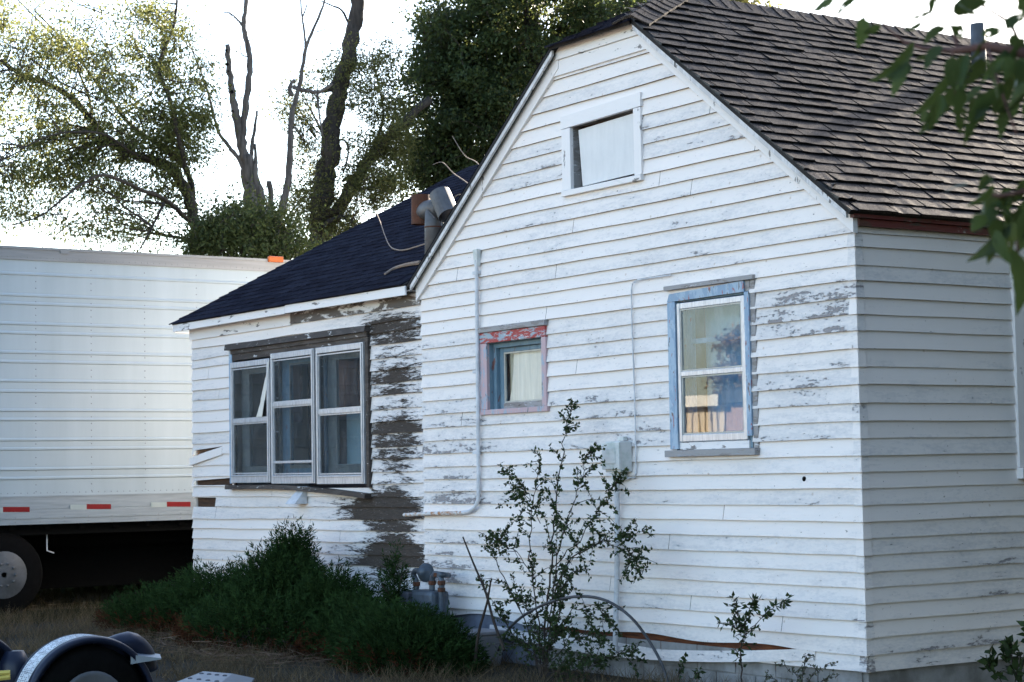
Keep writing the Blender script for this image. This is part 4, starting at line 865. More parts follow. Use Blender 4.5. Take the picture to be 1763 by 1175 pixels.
# ------------------------------------------------------------------ foliage materials
L_olive = leaf_mat('olive_leaves', (.030, .042, .013), (.125, .138, .046), .40, tcol=(.22, .22, .066))
L_pale = leaf_mat('pale_yellow_leaves', (.045, .054, .018), (.135, .135, .050), .40, tcol=(.20, .19, .06))
L_dense = leaf_mat('deep_green_leaves', (.006, .013, .006), (.042, .064, .024), .34, tcol=(.20, .225, .06))
L_bush = leaf_mat('bush_leaves', (.016, .025, .010), (.060, .075, .026), .36, tcol=(.13, .15, .045))
L_jun = leaf_mat('juniper_needles', (.004, .010, .003), (.026, .052, .016), .08, .8, None, .03)
L_jun_dead = leaf_mat('dead_juniper_needles', (.025, .010, .006), (.075, .03, .014), .15, .8, None, .03)
L_sap = leaf_mat('sapling_leaves', (.011, .021, .008), (.052, .080, .028), .28)
L_weed = leaf_mat('grey_green_weed', (.045, .055, .04), (.12, .13, .09), .3)
L_near = leaf_mat('broad_leaves', (.011, .023, .009), (.052, .080, .024), .3, .45, tcol=(.15, .19, .045))
G_dry = leaf_mat('dry_grass', (.015, .012, .007), (.185, .138, .08), .2, .8)

# ------------------------------------------------------------------ trees
def limb_pts(L, D):                           # L: (px, py, extra distance) along the limb, smoothed
    P = [atd(q[0], q[1], D+(q[2] if len(q) > 2 else 0)) for q in L]; out = []
    for i in range(len(P)-1):
        p0, p1, p2, p3 = P[max(i-1, 0)], P[i], P[i+1], P[min(i+2, len(P)-1)]
        for k in range(4):
            t = k/4; out.append(.5*((2*p1)+(-p0+p2)*t+(2*p0-5*p1+4*p2-p3)*t*t+(-p0+3*p1-3*p2+p3)*t**3))
    out.append(P[-1]); return out
def tree(name, label, cat, D, limbs, clumps, bark, leafm, leaf=(.085, .036), seed=1, group=None, ground_px=None, twig_r=.010, trunk_name='trunk', droop=.25, mult=1.0, spr=.8, lw=1.0):
    global rng
    rng = np.random.default_rng(seed)
    base = limb_pts(limbs[0][0], D)[0].copy(); root_xy = (base[0], base[1])
    root = thing(name, label, cat, (base[0], base[1], 0), group)
    tb = MB(); nodes = []
    for i, (L, w0, w1) in enumerate(limbs):
        P = limb_pts(L, D); m = D/FPX; k = len(P)
        R = [max(.006, lw*(w0+(w1-w0)*j/(k-1))*m*.5*(1+.08*math.sin(j*1.7+i))) for j in range(k)]
        if i == 0:
            P = [np.array([P[0][0], P[0][1], -.05])]+P; R = [R[0]*1.35]+R
        P = [p+rng.normal(size=3)*R[j]*.15 for j, p in enumerate(P)]
        tb.tube(P, R, 10 if w0 > 10 else 7)
        nodes += [(p, r) for p, r in zip(P, R)]
    under(tb.build(trunk_name, bark, None, smooth=True), root)
    NP = np.array([p for p, _ in nodes]); NP = NP[NP[:, 2] > .5] if len(NP) else NP
    CC, DD_, TT, tw = [], [], [], MB(); tdir = unit(np.array([*ray(600, 500)[:2], 0.0])); tr_ = np.array([tdir[1], -tdir[0], 0]); upv = np.array([0, 0, 1.0]); m = D/FPX
    extra = []
    for (cx, cy, rx, ry, rd_, nt_, nl) in clumps:
        nt_ = int(nt_*mult**.5+.5); nl = int(nl*mult**.5+.5)
        c0 = atd(cx, cy, D)
        for _ in range(nt_):
            q = rng.normal(size=3); q /= np.linalg.norm(q); q *= rng.random()**.45
            p = c0+tr_*q[0]*rx*m+upv*q[1]*ry*m+tdir*q[2]*rd_
            cand = NP if not extra or rng.random() < .3 else np.array(extra)
            d = np.linalg.norm((cand-p)*np.array([1, 1, 1.0])+np.array([0, 0, .0]), axis=1)+.5*np.maximum(0, cand[:, 2]-p[2])
            s = cand[int(np.argmin(d))]; ln = np.linalg.norm(p-s)
            mid = (s+p)/2+upv*ln*.12+rng.normal(size=3)*ln*.08; pts = [s, (s+mid)/2+rng.normal(size=3)*ln*.03, mid, (mid+p)/2+rng.normal(size=3)*ln*.03, p+np.array([0, 0, -ln*droop*.3])]
            r_ = min(.035, twig_r*(.5+ln*.5)); tw.tube(pts, [r_, r_*.85, r_*.65, r_*.45, r_*.2], 4, cap=False)
            if len(extra) < 400: extra += [pts[2], pts[3]]
            seg = p-mid; su = unit(seg)
            tt = rng.random((nl, 1)); spread = min(.6, .12+.20*ln)*spr
            c = mid+seg*tt*1.05+rng.normal(size=(nl, 3))*spread*np.array([1, 1, .8])
            dd = su*.6+rng.normal(size=(nl, 3))*.6+np.array([0, 0, -droop])
            CC.append(c); DD_.append(dd); TT.append(np.clip(rng.normal(.45, .22, nl)+rng.normal()*.15, 0, 1))
    under(tw.build('twigs', M['twig'] if bark is not M['deadbark'] else bark, None), root)
    if CC:
        C = np.concatenate(CC); Dv = np.concatenate(DD_); T = np.concatenate(TT); N = len(C)
        V = leaf_quads(C, Dv, leaf[0]*rng.uniform(.6, 1.25, N), leaf[1]*rng.uniform(.7, 1.2, N)); quads_np('crown', V, leafm, root, T)
    return root

# arching elm on the left
tree('elm_tree', 'spreading pale green tree with arching limbs above the left of the trailer', 'tree', 31.0, [
    ([(338, 470), (336, 400), (328, 352), (318, 325), (300, 296), (280, 282), (258, 275), (232, 268), (205, 250), (180, 236), (160, 210), (140, 185), (112, 160), (82, 145), (50, 134), (20, 118), (-30, 85), (-90, 60)], 17, 4),
    ([(334, 372), (330, 318, .3), (318, 290, .5), (296, 268, .7), (268, 246, .9), (240, 228, 1.1), (215, 205, 1.2), (196, 180, 1.3), (176, 158, 1.5), (150, 120, 1.6), (110, 70, 1.7), (60, 20, 1.8)], 9, 2),
    ([(322, 300, -.4), (312, 260, -.6), (304, 222, -.7), (296, 185, -.7), (284, 150, -.6), (273, 122, -.6), (280, 88, -.7), (296, 58, -.6), (303, 20, -.5), (306, -30, -.5)], 7, 2.5),
    ([(330, 385, -.8), (304, 360, -1.2), (280, 342, -1.6), (245, 328, -2), (212, 313, -2.4), (178, 302, -2.8), (140, 318, -3.1), (105, 345, -3.4), (70, 372, -3.6), (20, 388, -3.8)], 7, 1.6),
    ([(262, 276, -.3), (225, 262, -.8), (180, 232, -1.4), (120, 228, -1.8), (70, 240, -2.1), (20, 268, -2.3), (-40, 300, -2.4)], 4, 1.2),
    ([(285, 345, -1.2), (270, 375, -1.4), (255, 405, -1.5), (240, 430, -1.6)], 4, 2),
    ([(160, 210), (150, 160, .6), (120, 95, 1.0), (70, 40, 1.4), (20, -10, 1.6)], 4, 1.5)],
    [(120, 190, 210, 190, 1.9, 70, 36), (270, 150, 110, 170, 1.6, 44, 36), (150, 350, 170, 80, 1.5, 36, 36), (40, 300, 100, 110, 1.6, 30, 34), (60, 60, 130, 90, 1.6, 26, 34), (310, 330, 60, 60, 1.2, 14, 36), (60, 75, 95, 70, 1.6, 24, 46), (150, 110, 80, 70, 1.5, 26, 42), (40, 165, 80, 55, 1.6, 22, 46), (270, 70, 75, 70, 1.4, 30, 46), (310, 130, 45, 70, 1.2, 16, 42), (230, 190, 75, 55, 1.4, 26, 44), (320, 225, 60, 50, 1.2, 30, 55), (150, 235, 70, 50, 1.5, 24, 46), (265, 255, 65, 40, 1.2, 26, 55), (70, 260, 70, 55, 1.5, 22, 44), (130, 300, 80, 38, 1.4, 22, 44), (40, 330, 60, 50, 1.4, 16, 36), (75, 372, 70, 26, 1.2, 12, 36), (360, 170, 32, 60, .9, 10, 40), (200, 405, 75, 28, 1.2, 18, 40), (175, 335, 60, 34, 1.3, 12, 36), (350, 260, 30, 50, 1, 10, 50), (0, 20, 60, 60, 1.5, 14, 44), (240, 20, 60, 34, 1.2, 12, 40), (-60, 200, 70, 160, 2, 24, 40), (250, 340, 60, 40, 1.2, 12, 34)],
    M['bark'], L_olive, (.070, .030), 21, mult=1.75, droop=.5, spr=.66, lw=1.3)
# dead topped snag
sn = tree('dead_tree', 'dead broken trunk with woodpecker holes and bare tops beside the arching tree', 'tree', 33.0, [
    ([(444, 480), (440, 400), (434, 350), (428, 305), (424, 270)], 34, 20),
    ([(424, 275), (414, 240), (407, 200), (402, 175), (398, 150), (394, 115), (391, 78)], 17, 9),
    ([(419, 275), (417, 245), (419, 215), (424, 175), (428, 135), (430, 97), (424, 70), (420, 45), (423, 15), (426, -25)], 14, 7),
    ([(421, 52), (412, 38), (402, 28), (392, 22), (383, 23)], 5, 1.5), ([(398, 28), (395, 20), (393, 15)], 2, 1),
    ([(428, 300), (406, 268), (392, 250), (376, 228), (366, 190), (355, 150), (338, 105), (320, 60)], 9, 2),
    ([(430, 300), (433, 255), (438, 225), (443, 190)], 9, 4), ([(438, 320), (440, 280), (439, 248)], 10, 4),
    ([(428, 97), (417, 95), (414, 80), (418, 72)], 3, 1), ([(428, 70), (440, 67)], 2, 1),
    ([(436, 400), (448, 350), (441, 310), (437, 280)], 22, 9),
    ([(462, 470), (470, 410), (484, 362), (494, 325), (498, 285), (500, 245), (501, 205), (510, 170), (519, 130), (526, 85), (540, 50), (556, 12), (564, -20)], 16, 3),
    ([(526, 85), (524, 55), (519, 20), (517, -20)], 5, 2), ([(521, 30), (528, 10), (529, -5)], 3, 1.5),
    ([(502, 165), (499, 150), (508, 138)], 9, 6), ([(468, 400), (466, 350), (464, 312)], 11, 9), ([(505, 150), (530, 157), (550, 158), (572, 145)], 8, 5), ([(546, 160), (550, 200), (556, 235)], 5, 2), ([(498, 210), (512, 225), (528, 245), (545, 258)], 3, 1), ([(545, 55), (562, 50), (585, 40)], 2, 1)],
    [], M['deadbark'], L_pale, seed=3)
for (x, y, r) in ((391, 88, 2.6), (392, 112, 3), (394, 124, 1.6), (398, 148, 2.6), (400, 159, 3.2), (401, 193, 2.6), (428, 316, 1.6)):
    b = MB(); c = atd(x, y, 33.0)-FWD*.085; b.lathe(c, -FWD, [(-.02, r*.0098), (.0, r*.0098), (.004, r*.0085)], 10); under(b.build('woodpecker_hole', M['black'], None), sn)
# heavy leaning trunk with pale foliage behind
tree('leaning_tree', 'tall tree with thick dark leaning trunk standing left of the dense green tree', 'tree', 35.0, [
    ([(548, 480), (551, 430), (553, 390), (557, 340), (561, 300), (567, 255), (573, 215), (581, 170), (591, 130), (601, 90), (609, 50), (614, 10), (618, -40)], 42, 23),
    ([(560, 395), (580, 366), (606, 322), (632, 282), (660, 248), (700, 205), (740, 170)], 26, 13),
    ([(588, 140), (575, 152), (560, 157), (545, 160)], 9, 5), ([(600, 40), (588, 18), (572, 10), (552, 2)], 5, 2),
    ([(568, 255), (590, 240), (600, 262), (590, 300)], 5, 3), ([(556, 390, -.5), (580, 375, -.5), (600, 378, -.5), (618, 396, -.5)], 9, 6), ([(590, 312, .3), (615, 300, .6), (640, 315, .8)], 6, 3), ([(640, 275), (660, 200, .5), (650, 140, 1), (640, 90, 1.2)], 6, 2), ([(560, 240), (540, 200, 1), (520, 160, 1.4)], 4, 1.5)],
    [(645, 170, 55, 60, 1.4, 26, 42), (620, 120, 40, 40, 1.2, 10, 34), (665, 110, 40, 50, 1.2, 12, 36), (645, 260, 50, 45, 1.2, 22, 42), (620, 330, 55, 50, 1.2, 24, 44), (540, 290, 45, 55, 1.6, 18, 38), (495, 160, 45, 35, 1.3, 12, 36), (525, 200, 45, 40, 1.4, 10, 36), (520, 360, 50, 45, 1.4, 20, 44), (580, 415, 60, 40, 1, 20, 46), (680, 320, 45, 60, 1.3, 22, 46), (560, 130, 40, 40, 1.3, 8, 34), (690, 230, 40, 50, 1.3, 18, 44)],
    M['darkbark'], L_pale, (.064, .028), 5, mult=3.4, spr=.62)
# dense green tree behind the gable
tree('dense_tree', 'dense dark green tree rising right behind the gable', 'tree', 37.0, [
    ([(930, 520), (930, 380), (925, 250), (920, 120), (915, 0), (910, -150)], 44, 20), ([(926, 300), (860, 220), (790, 150), (730, 80)], 20, 5), ([(924, 280), (1000, 180), (1080, 80), (1140, -20)], 20, 5), ([(920, 150), (850, 60), (800, -60)], 12, 4), ([(920, 120), (980, 20), (1020, -100)], 12, 4), ([(928, 360), (840, 310), (760, 280), (700, 250)], 14, 4)],
    [(930, 120, 110, 140, 3.0, 60, 120), (850, 200, 110, 110, 2.6, 80, 130), (790, 110, 95, 90, 2.2, 70, 120), (830, 20, 100, 80, 2.4, 60, 110), (950, 20, 120, 80, 2.6, 60, 100), (1050, 60, 110, 80, 2.4, 50, 90), (770, 250, 85, 65, 2.0, 70, 110), (730, 310, 55, 45, 1.6, 34, 80), (800, 330, 60, 40, 1.6, 40, 90), (720, 170, 40, 60, 1.4, 26, 80), (745, 60, 45, 60, 1.5, 26, 80), (1130, -10, 90, 60, 2.0, 34, 80), (900, 270, 80, 80, 2.2, 40, 110), (900, -90, 190, 80, 2.6, 60, 80), (830, 120, 80, 130, 2, 40, 120)],
    M['darkbark'], L_dense, (.10, .052), 8, droop=.3, spr=.6, mult=1.3)
tree('lone_tree', 'yellow green treetop just showing above the right roof ridge', 'tree', 41.0, [([(1230, 420), (1228, 200), (1230, 60), (1232, -60)], 24, 8), ([(1230, 120), (1270, 50), (1300, 0)], 8, 3), ([(1230, 90), (1190, 20), (1170, -30)], 8, 3)],
    [(1220, 0, 80, 34, 2, 46, 70), (1270, 20, 48, 22, 1.6, 24, 60), (1320, 14, 24, 10, 1, 8, 30), (1230, -60, 90, 50, 2, 30, 60), (1230, 70, 70, 40, 2, 20, 60)], M['bark'], L_pale, (.10, .05), 13)
tree('bush', 'rounded dark bush showing over the trailer roof below the dead trunk', 'bush', 29.0, [([(420, 560), (420, 470), (415, 420), (410, 380)], 10, 3), ([(420, 480), (470, 420), (490, 380)], 7, 2), ([(418, 470), (380, 430), (360, 390)], 7, 2), ([(418, 470), (440, 400), (450, 360)], 6, 2)],
    [(405, 395, 60, 45, 1.4, 60, 70), (360, 405, 50, 35, 1.2, 34, 60), (455, 400, 55, 45, 1.4, 46, 70), (490, 425, 45, 35, 1.2, 24, 60), (420, 440, 90, 40, 1.4, 40, 60), (340, 425, 50, 26, 1.2, 20, 50), (525, 432, 45, 24, 1.2, 18, 50), (430, 375, 40, 26, 1.2, 14, 40)], M['bark'], L_bush, (.08, .034), 17)

# ------------------------------------------------------------------ junipers at the wall
def juniper(name, label, centre, lobes, seed, dead):
    r0 = np.random.default_rng(seed); root = thing(name, label, 'bush', (centre[0], centre[1], 0)); Q, Tn, Qd, Td = [], [], [], []; st = MB()
    for (c, rx, ry, h, n) in lobes:
        for _ in range(n):
            a = r0.uniform(0, 2*PI); e = r0.uniform(.02, 1.0)**.8; rr = math.sqrt(max(0, 1-(e*.98)**2)) if r0.random() < .75 else r0.random()*.7
            tip = np.array([c[0]+rx*rr*math.cos(a), c[1]+ry*rr*math.sin(a), max(.03, h*e*r0.uniform(.82, 1.08))])
            rad = np.array([math.cos(a)*rx, math.sin(a)*ry, 0]); rad = rad/np.linalg.norm(rad)
            d0 = unit(rad*(.9-.35*e)+np.array([0, 0, .25+.75*e])+r0.normal(size=3)*.22); L = r0.uniform(.16, .34)
            k = 22; t_ = r0.random((k, 1)); base = tip-d0*L
            cen = base+d0*L*t_+np.array([0, 0, .05])*t_**2
            side = r0.normal(size=(k, 3)); side -= (side@d0)[:, None]*d0; side = unit(side)
            dl_ = d0*.85+side*.55; ln = r0.uniform(.045, .085, (k, 1))*(1.05-.45*t_)
            V = blades(cen+side*.004, dl_, ln[:, 0], .011)
            if tip[2] < .30*h+.05 and tip[1] < c[1]-.25*ry and r0.random() < dead: Qd.append(V); Td.append(np.full(k, r0.uniform(0, 1)))
            else: Q.append(V); Tn.append(np.clip(np.full(k, r0.uniform(0, .7)+.25*e)+.25*t_[:, 0]-.1, 0, 1))
            if r0.random() < .12: st.tube([np.array([c[0]*.7+tip[0]*.3, c[1]*.7+tip[1]*.3, .03]), (base+tip)/2*.5+np.array([c[0], c[1], h*.3])*.5, base], [.014, .010, .005], 4, cap=False)
    under(st.build('stems', M['twig'], None), root); quads_np('foliage', np.concatenate(Q), L_jun, root, np.concatenate(Tn))
    if Qd: quads_np('dead_foliage', np.concatenate(Qd), L_jun_dead, root, np.concatenate(Td))
    return root
JG = 'spreading junipers along the wall'
def gj(px, py, y): p = aty(px, py, y); return (p[0], y)
juniper('juniper_bush', 'wide dark green juniper below the triple window', gj(470, 1000, -.9), [(gj(480, 1000, -.65), .85, .5, .84, 1300), (gj(505, 1000, -.5), .42, .34, 1.02, 800), (gj(575, 1000, -.6), .60, .45, .68, 900), (gj(375, 1000, -.6), 1.15, .6, .64, 1200), (gj(285, 1000, -.7), 1.1, .6, .42, 900), (gj(625, 1000, -.7), .6, .5, .50, 700), (gj(440, 1000, -1.0), 1.3, .5, .50, 900)], 4, .75)['group'] = JG
juniper('juniper_bush', 'smaller dark green juniper in front of the gas meter', gj(700, 1050, -.95), [(gj(695, 1060, -.95), .62, .5, .45, 1300), (gj(742, 1060, -.9), .46, .40, .38, 700), (gj(655, 1060, -.85), .5, .45, .48, 600), (gj(680, 1060, -.45), .18, .22, .86, 90)], 6, .35)['group'] = JG

# ------------------------------------------------------------------ saplings against the wall
def sapling(name, label, stems, base_xy, leafm, nper, leaf, seed, spread=.10, twlen=.22, r0_=.012, cat='sapling', sw=.8):
    r1 = np.random.default_rng(seed); root = thing(name, label, cat, (base_xy[0], base_xy[1], 0)); tb = MB(); C, D, T = [], [], []
    for (pts, w_) in stems:
        P = [np.array(p, float) for p in pts]; S_ = []
        for i in range(len(P)-1):
            for k in range(5): S_.append(P[i]*(1-k/5)+P[i+1]*(k/5)+r1.normal(size=3)*.006)
        S_.append(P[-1]); n = len(S_); tb.tube(S_, [sw*w_*(1-.8*i/(n-1)) for i in range(n)], 6)
        for i in range(int(n*.12), n):
            f = i/(n-1); d = unit(S_[min(i+1, n-1)]-S_[max(i-1, 0)])
            for _ in range(r1.poisson(1.1+.6*f) if w_ > .004 else 1):
                td = unit(d*.8+r1.normal(size=3)*.75+np.array([0, 0, .25])); L = twlen*r1.uniform(.3, 1.2)*(1.15-.75*f)
                e = S_[i]+td*L+np.array([0, 0, -.15*L]); m_ = S_[i]+td*L*.5; tb.tube([S_[i], m_, e], [.003, .0022, .001], 4, cap=False)
                k = max(2, int(nper*L/twlen))
                t_ = r1.random((k, 1))*.9+.12; c = S_[i]*(1-t_)+e*t_; sd = r1.normal(size=(k, 3)); dd = unit(td*.5+sd*.8+np.array([0, 0, .05]))
                C.append(c+dd*leaf[0]*.5); D.append(dd); T.append(np.clip(r1.normal(.45, .25, k), 0, 1))
            if f > .45:
                k = 2; sd = r1.normal(size=(k, 3)); dd = unit(d*.7+sd*.6); C.append(S_[i]+dd*leaf[0]*.5); D.append(dd); T.append(r1.random(k))
    under(tb.build('stems', M['twig'], None), root); C = np.concatenate(C); D = np.concatenate(D); T = np.concatenate(T); N = len(C)
    quads_np('leaves', leaf_quads(C, D, leaf[0]*r1.uniform(.55, 1.25, N), leaf[1]*r1.uniform(.7, 1.2, N)), leafm, root, T); return root
def W_(L, y0, y1=None):
    y1 = y0 if y1 is None else y1; n = len(L); return [aty(x, y, y0+(y1-y0)*i/(n-1)) for i, (x, y) in enumerate(L)]
base = aty(935, 1150, -.5)
sapling('sapling', 'tall bushy green sapling growing against the wall below the small window', [
    (W_([(935, 1165), (938, 1080), (948, 990), (955, 900), (962, 820), (972, 750), (984, 697)], -.5, -.25), .016), (W_([(932, 1165), (925, 1050), (912, 960), (915, 880), (925, 820), (930, 775)], -.5, -.3), .011),
    (W_([(938, 1165), (955, 1020), (985, 960), (1030, 935), (1070, 925), (1105, 915)], -.5, -.35), .012), (W_([(940, 1100), (960, 960), (985, 870), (1005, 810), (1016, 778)], -.5, -.3), .009), (W_([(932, 1160), (900, 1060), (865, 990), (845, 950), (870, 915), (895, 890)], -.5, -.4), .010),
    (W_([(950, 980), (1000, 930), (1030, 880), (1052, 845), (1064, 825)], -.45, -.3), .007), (W_([(1040, 935), (1075, 950), (1095, 965), (1105, 990)], -.4, -.4), .005), (W_([(925, 1000), (890, 950), (860, 935), (838, 930)], -.45, -.4), .006), (W_([(930, 900), (910, 850), (885, 825), (868, 812)], -.35, -.3), .005), (W_([(936, 1120), (985, 1050), (1030, 1050), (1052, 1075)], -.5, -.5), .007), (W_([(935, 1150), (880, 1090), (850, 1040), (830, 1000)], -.55, -.5), .007), (W_([(937, 1140), (960, 1070), (970, 1010), (990, 985)], -.55, -.5), .007), (W_([(937, 1140), (925, 1090), (905, 1040), (890, 1030)], -.6, -.5), .007), (W_([(937, 1150), (980, 1110), (1010, 1090), (1040, 1100)], -.6, -.55), .007), (W_([(930, 1160), (915, 1120), (890, 1100)], -.65, -.6), .006), (W_([(945, 1160), (985, 1140), (1020, 1130)], -.65, -.6), .006), (W_([(938, 1160), (950, 1110), (975, 1070)], -.6, -.5), .006), (W_([(940, 1165), (1000, 1150), (1060, 1130), (1090, 1120)], -.6, -.6), .005)],
    base, L_sap, 24, (.035, .021), 31, sw=.6, twlen=.28)
base = aty(1278, 1165, -.4)
sapling('sapling', 'small thin sapling in front of the wall below the tall window', [(W_([(1278, 1180), (1276, 1120), (1280, 1080), (1290, 1050), (1300, 1030)], -.4), .007), (W_([(1279, 1100), (1300, 1075), (1325, 1050), (1355, 1030)], -.4), .0045), (W_([(1278, 1095), (1265, 1078), (1240, 1070)], -.4), .004), (W_([(1277, 1085), (1270, 1060), (1262, 1030)], -.4), .004)], base, L_sap, 4, (.050, .026), 33, twlen=.10)
base = aty(1380, 1175, -.45)
sapling('weed', 'grey green weed clump at the right foot of the gable wall', [(W_([(1378, 1200), (1370, 1160), (1345, 1145)], -.45), .004), (W_([(1378, 1200), (1385, 1150), (1390, 1128)], -.45), .004), (W_([(1378, 1200), (1400, 1160), (1430, 1145)], -.45), .004), (W_([(1370, 1200), (1335, 1170), (1320, 1160)], -.45), .004), (W_([(1390, 1200), (1410, 1175), (1440, 1165)], -.45), .004)], base, L_weed, 9, (.024, .014), 35, twlen=.10, cat='weed')
base = aty(1180, 1165, -.4)
sapling('seedling', 'tiny seedling at the wall foot left of the small sapling', [(W_([(1168, 1190), (1170, 1160), (1180, 1132)], -.4), .004), (W_([(1172, 1190), (1195, 1165), (1205, 1155)], -.4), .004)], base, L_sap, 4, (.040, .022), 36, twlen=.07, cat='seedling')
P0 = atx(1745, 1150, .55)
sapling('side_shrub', 'dark leafy shrub at the foot of the shaded side wall', [([atx(1750, 1200, .5), atx(1745, 1140, .45), atx(1735, 1110, .4)], .006), ([atx(1755, 1200, .5), atx(1765, 1120, .45), atx(1775, 1080, .4)], .006), ([atx(1745, 1200, .5), atx(1715, 1160, .5), atx(1700, 1140, .5)], .006), ([atx(1765, 1200, .6), atx(1790, 1130, .6)], .006)], P0, L_sap, 6, (.075, .05), 38, twlen=.18, cat='shrub')

# ------------------------------------------------------------------ ground cover
rg = np.random.default_rng(99)
def in_clear(x, y):
    return ~((x > -9.85) & (x < .1) & (y > -.02)) & ~((x < -11.9) & (x > -14.7) & (y > -4.3) & (rg.random(len(x)) < .7))
N = 60000; X = rg.uniform(-13.5, 2, N); Y = rg.uniform(-2.6, .05, N)
dens = .45+.35*np.sin(X*2.1+1)*np.sin(Y*3.3)+.2*np.sin(X*5.7+Y*4)
k = in_clear(X, Y) & (rg.random(N) < dens) & (((X-CAM[0])*FWD[0]+(Y-CAM[1])*FWD[1]) > 8); X, Y = X[k], Y[k]; n = len(X)
V = blades(np.stack([X, Y, np.zeros(n)], 1), np.stack([rg.normal(0, .6, n), rg.normal(0, .6, n), np.ones(n)], 1), rg.uniform(.04, .22, n), rg.uniform(.003, .006, n))
o = quads_np('dry_grass', V, G_dry, None, np.clip(rg.normal(.42, .3, n)+.15*np.sin(X*3), 0, 1)); tag(o, kind='stuff')
Lg = leaf_mat('yard_grass', (.008, .010, .004), (.036, .034, .012), .3, .8)
N = 42000; X = rg.uniform(-19, -10.5, N); Y = rg.uniform(-3, 4.5, N); k = (abs(X+13.2+.0*Y) > -.1) & (rg.random(N) < .55+.4*np.sin(X*2+Y*1.7)) & ~((abs(X+10.6) < .45) & (rg.random(N) < .7)); X, Y = X[k], Y[k]; n = len(X)
V = blades(np.stack([X, Y, np.zeros(n)], 1), np.stack([rg.normal(0, .4, n), rg.normal(0, .4, n), np.ones(n)], 1), rg.uniform(.05, .20, n), rg.uniform(.004, .008, n))
o = quads_np('grass', V, Lg, None, rg.random(n)); tag(o, kind='stuff')
# dead stalks lying in front of the junipers
N = 420; X = rg.uniform(-8.5, -4.4, N); Y = rg.uniform(-1.9, -1.05, N); a = rg.uniform(0, 2*PI, N)
V = blades(np.stack([X, Y, rg.uniform(.02, .1, N)], 1), np.stack([np.cos(a), np.sin(a), rg.uniform(-.05, .35, N)], 1), rg.uniform(.12, .4, N), .007)
o = quads_np('dead_stalks', V, leaf_mat('dead_stalk', (.06, .035, .025), (.16, .11, .08), .1, .9), None, rg.random(N)); tag(o, kind='stuff')

# ------------------------------------------------------------------ overhanging branch close to the viewer
nb = thing('overhanging_tree', 'broad leaved branch hanging into the upper right corner', 'tree', (0, 0, 0)); ND = 3.1
def near(px, py, dz=0.0): return atd(px, py, ND+dz)
tb = MB()
for P_, r0, r1 in (([(2250, 40, .3), (1950, 110, .1), (1763, 92, 0), (1700, 80, 0), (1640, 88, .05), (1590, 84, .1), (1555, 72, .1)], .012, .0022), ([(1556, 72, .1), (1530, 50, .12), (1510, 30, .15), (1490, 8, .15), (1470, -20, .2)], .0022, .0012), ([(1650, 86, .05), (1640, 50, .1), (1622, 28, .15), (1610, -5, .15)], .003, .0015), ([(1763, 92), (1740, 40, .1), (1700, 15, .1), (1660, -10, .1)], .004, .002), ([(1990, 200, .2), (1850, 290, .1), (1763, 330, 0), (1720, 338, 0), (1690, 332, 0)], .007, .002), ([(1850, 290, .1), (1790, 350, .1), (1756, 390, .05), (1752, 430, .05), (1752, 466, .05)], .005, .0016), ([(1700, 80), (1715, 130, -.05), (1735, 190, -.05), (1750, 230, -.1)], .003, .0015), ([(1640, 88), (1640, 130), (1645, 165)], .002, .001), ([(2250, 40, .3), (2500, 300, .5), (2600, 900, .6)], .03, .05)):
    tb.tube([near(*q) for q in P_], [r0+(r1-r0)*i/(len(P_)-1) for i in range(len(P_))], 7)
Pb = near(2600, 900, .6); tb.tube([Pb, np.array([Pb[0]+.1, Pb[1]+.1, Pb[2]*.5]), np.array([Pb[0]+.12, Pb[1]+.15, -.05])], [.05, .07, .09], 10)
tb.build('trunk', simple('reddish_bark', (.11, .05, .04), (.06, .035, .03), 9, .8), nb, smooth=True)
LV, LF, LT = [], [], []; rl = np.random.default_rng(5)
def big_leaf(b0, t0, wpx, z=0.0, curl=None, bend=None, tone=None):
    B, T_ = near(*b0, z), near(*t0, z+rl.uniform(-.03, .05)); L = np.linalg.norm(T_-B); ax = (T_-B)/L; Wd = wpx*.98*ND/FPX
    nrm = unit(-FWD+rl.normal(size=3)*.55); nrm = unit(nrm-ax*(nrm@ax)); sx = np.cross(ax, nrm); cu = rl.uniform(-.5, .9) if curl is None else curl; bd = rl.uniform(-.12, .12) if bend is None else bend
    i0 = len(LV); nu, nv = 9, 4
    for i in range(nu+1):
        s = i/nu; w_ = Wd*.5*(math.sin(PI*min(1, s**.75*1.0))**.8)*(1-.15*s)+.0004
        for j in range(-nv, nv+1):
            q = j/nv; rag = 1+.09*math.sin(i*2.7+q*3+i0) if abs(j) == nv else 1
            ang = q*cu*1.25; LV.append(B+ax*L*s+sx*(bd*L*math.sin(PI*s)+w_*rag*math.sin(ang)/(cu*1.25+1e-6) if abs(cu) > .05 else bd*L*math.sin(PI*s)+w_*rag*q)+nrm*(w_*(1-math.cos(ang))/(abs(cu)*1.25+.3)*(1 if cu > 0 else -1)+.10*L*math.sin(PI*s)*(.5+rl.random()*.02)+.05*w_*math.sin(s*19+j)))
    tn = rl.random() if tone is None else tone
    for i in range(nu):
        for j in range(2*nv):
            if rl.random() < .012: continue
            a = i0+i*(2*nv+1)+j; LF.append((a, a+1, a+2*nv+2, a+2*nv+1))
    LT.extend([tn]*(len(LV)-i0))
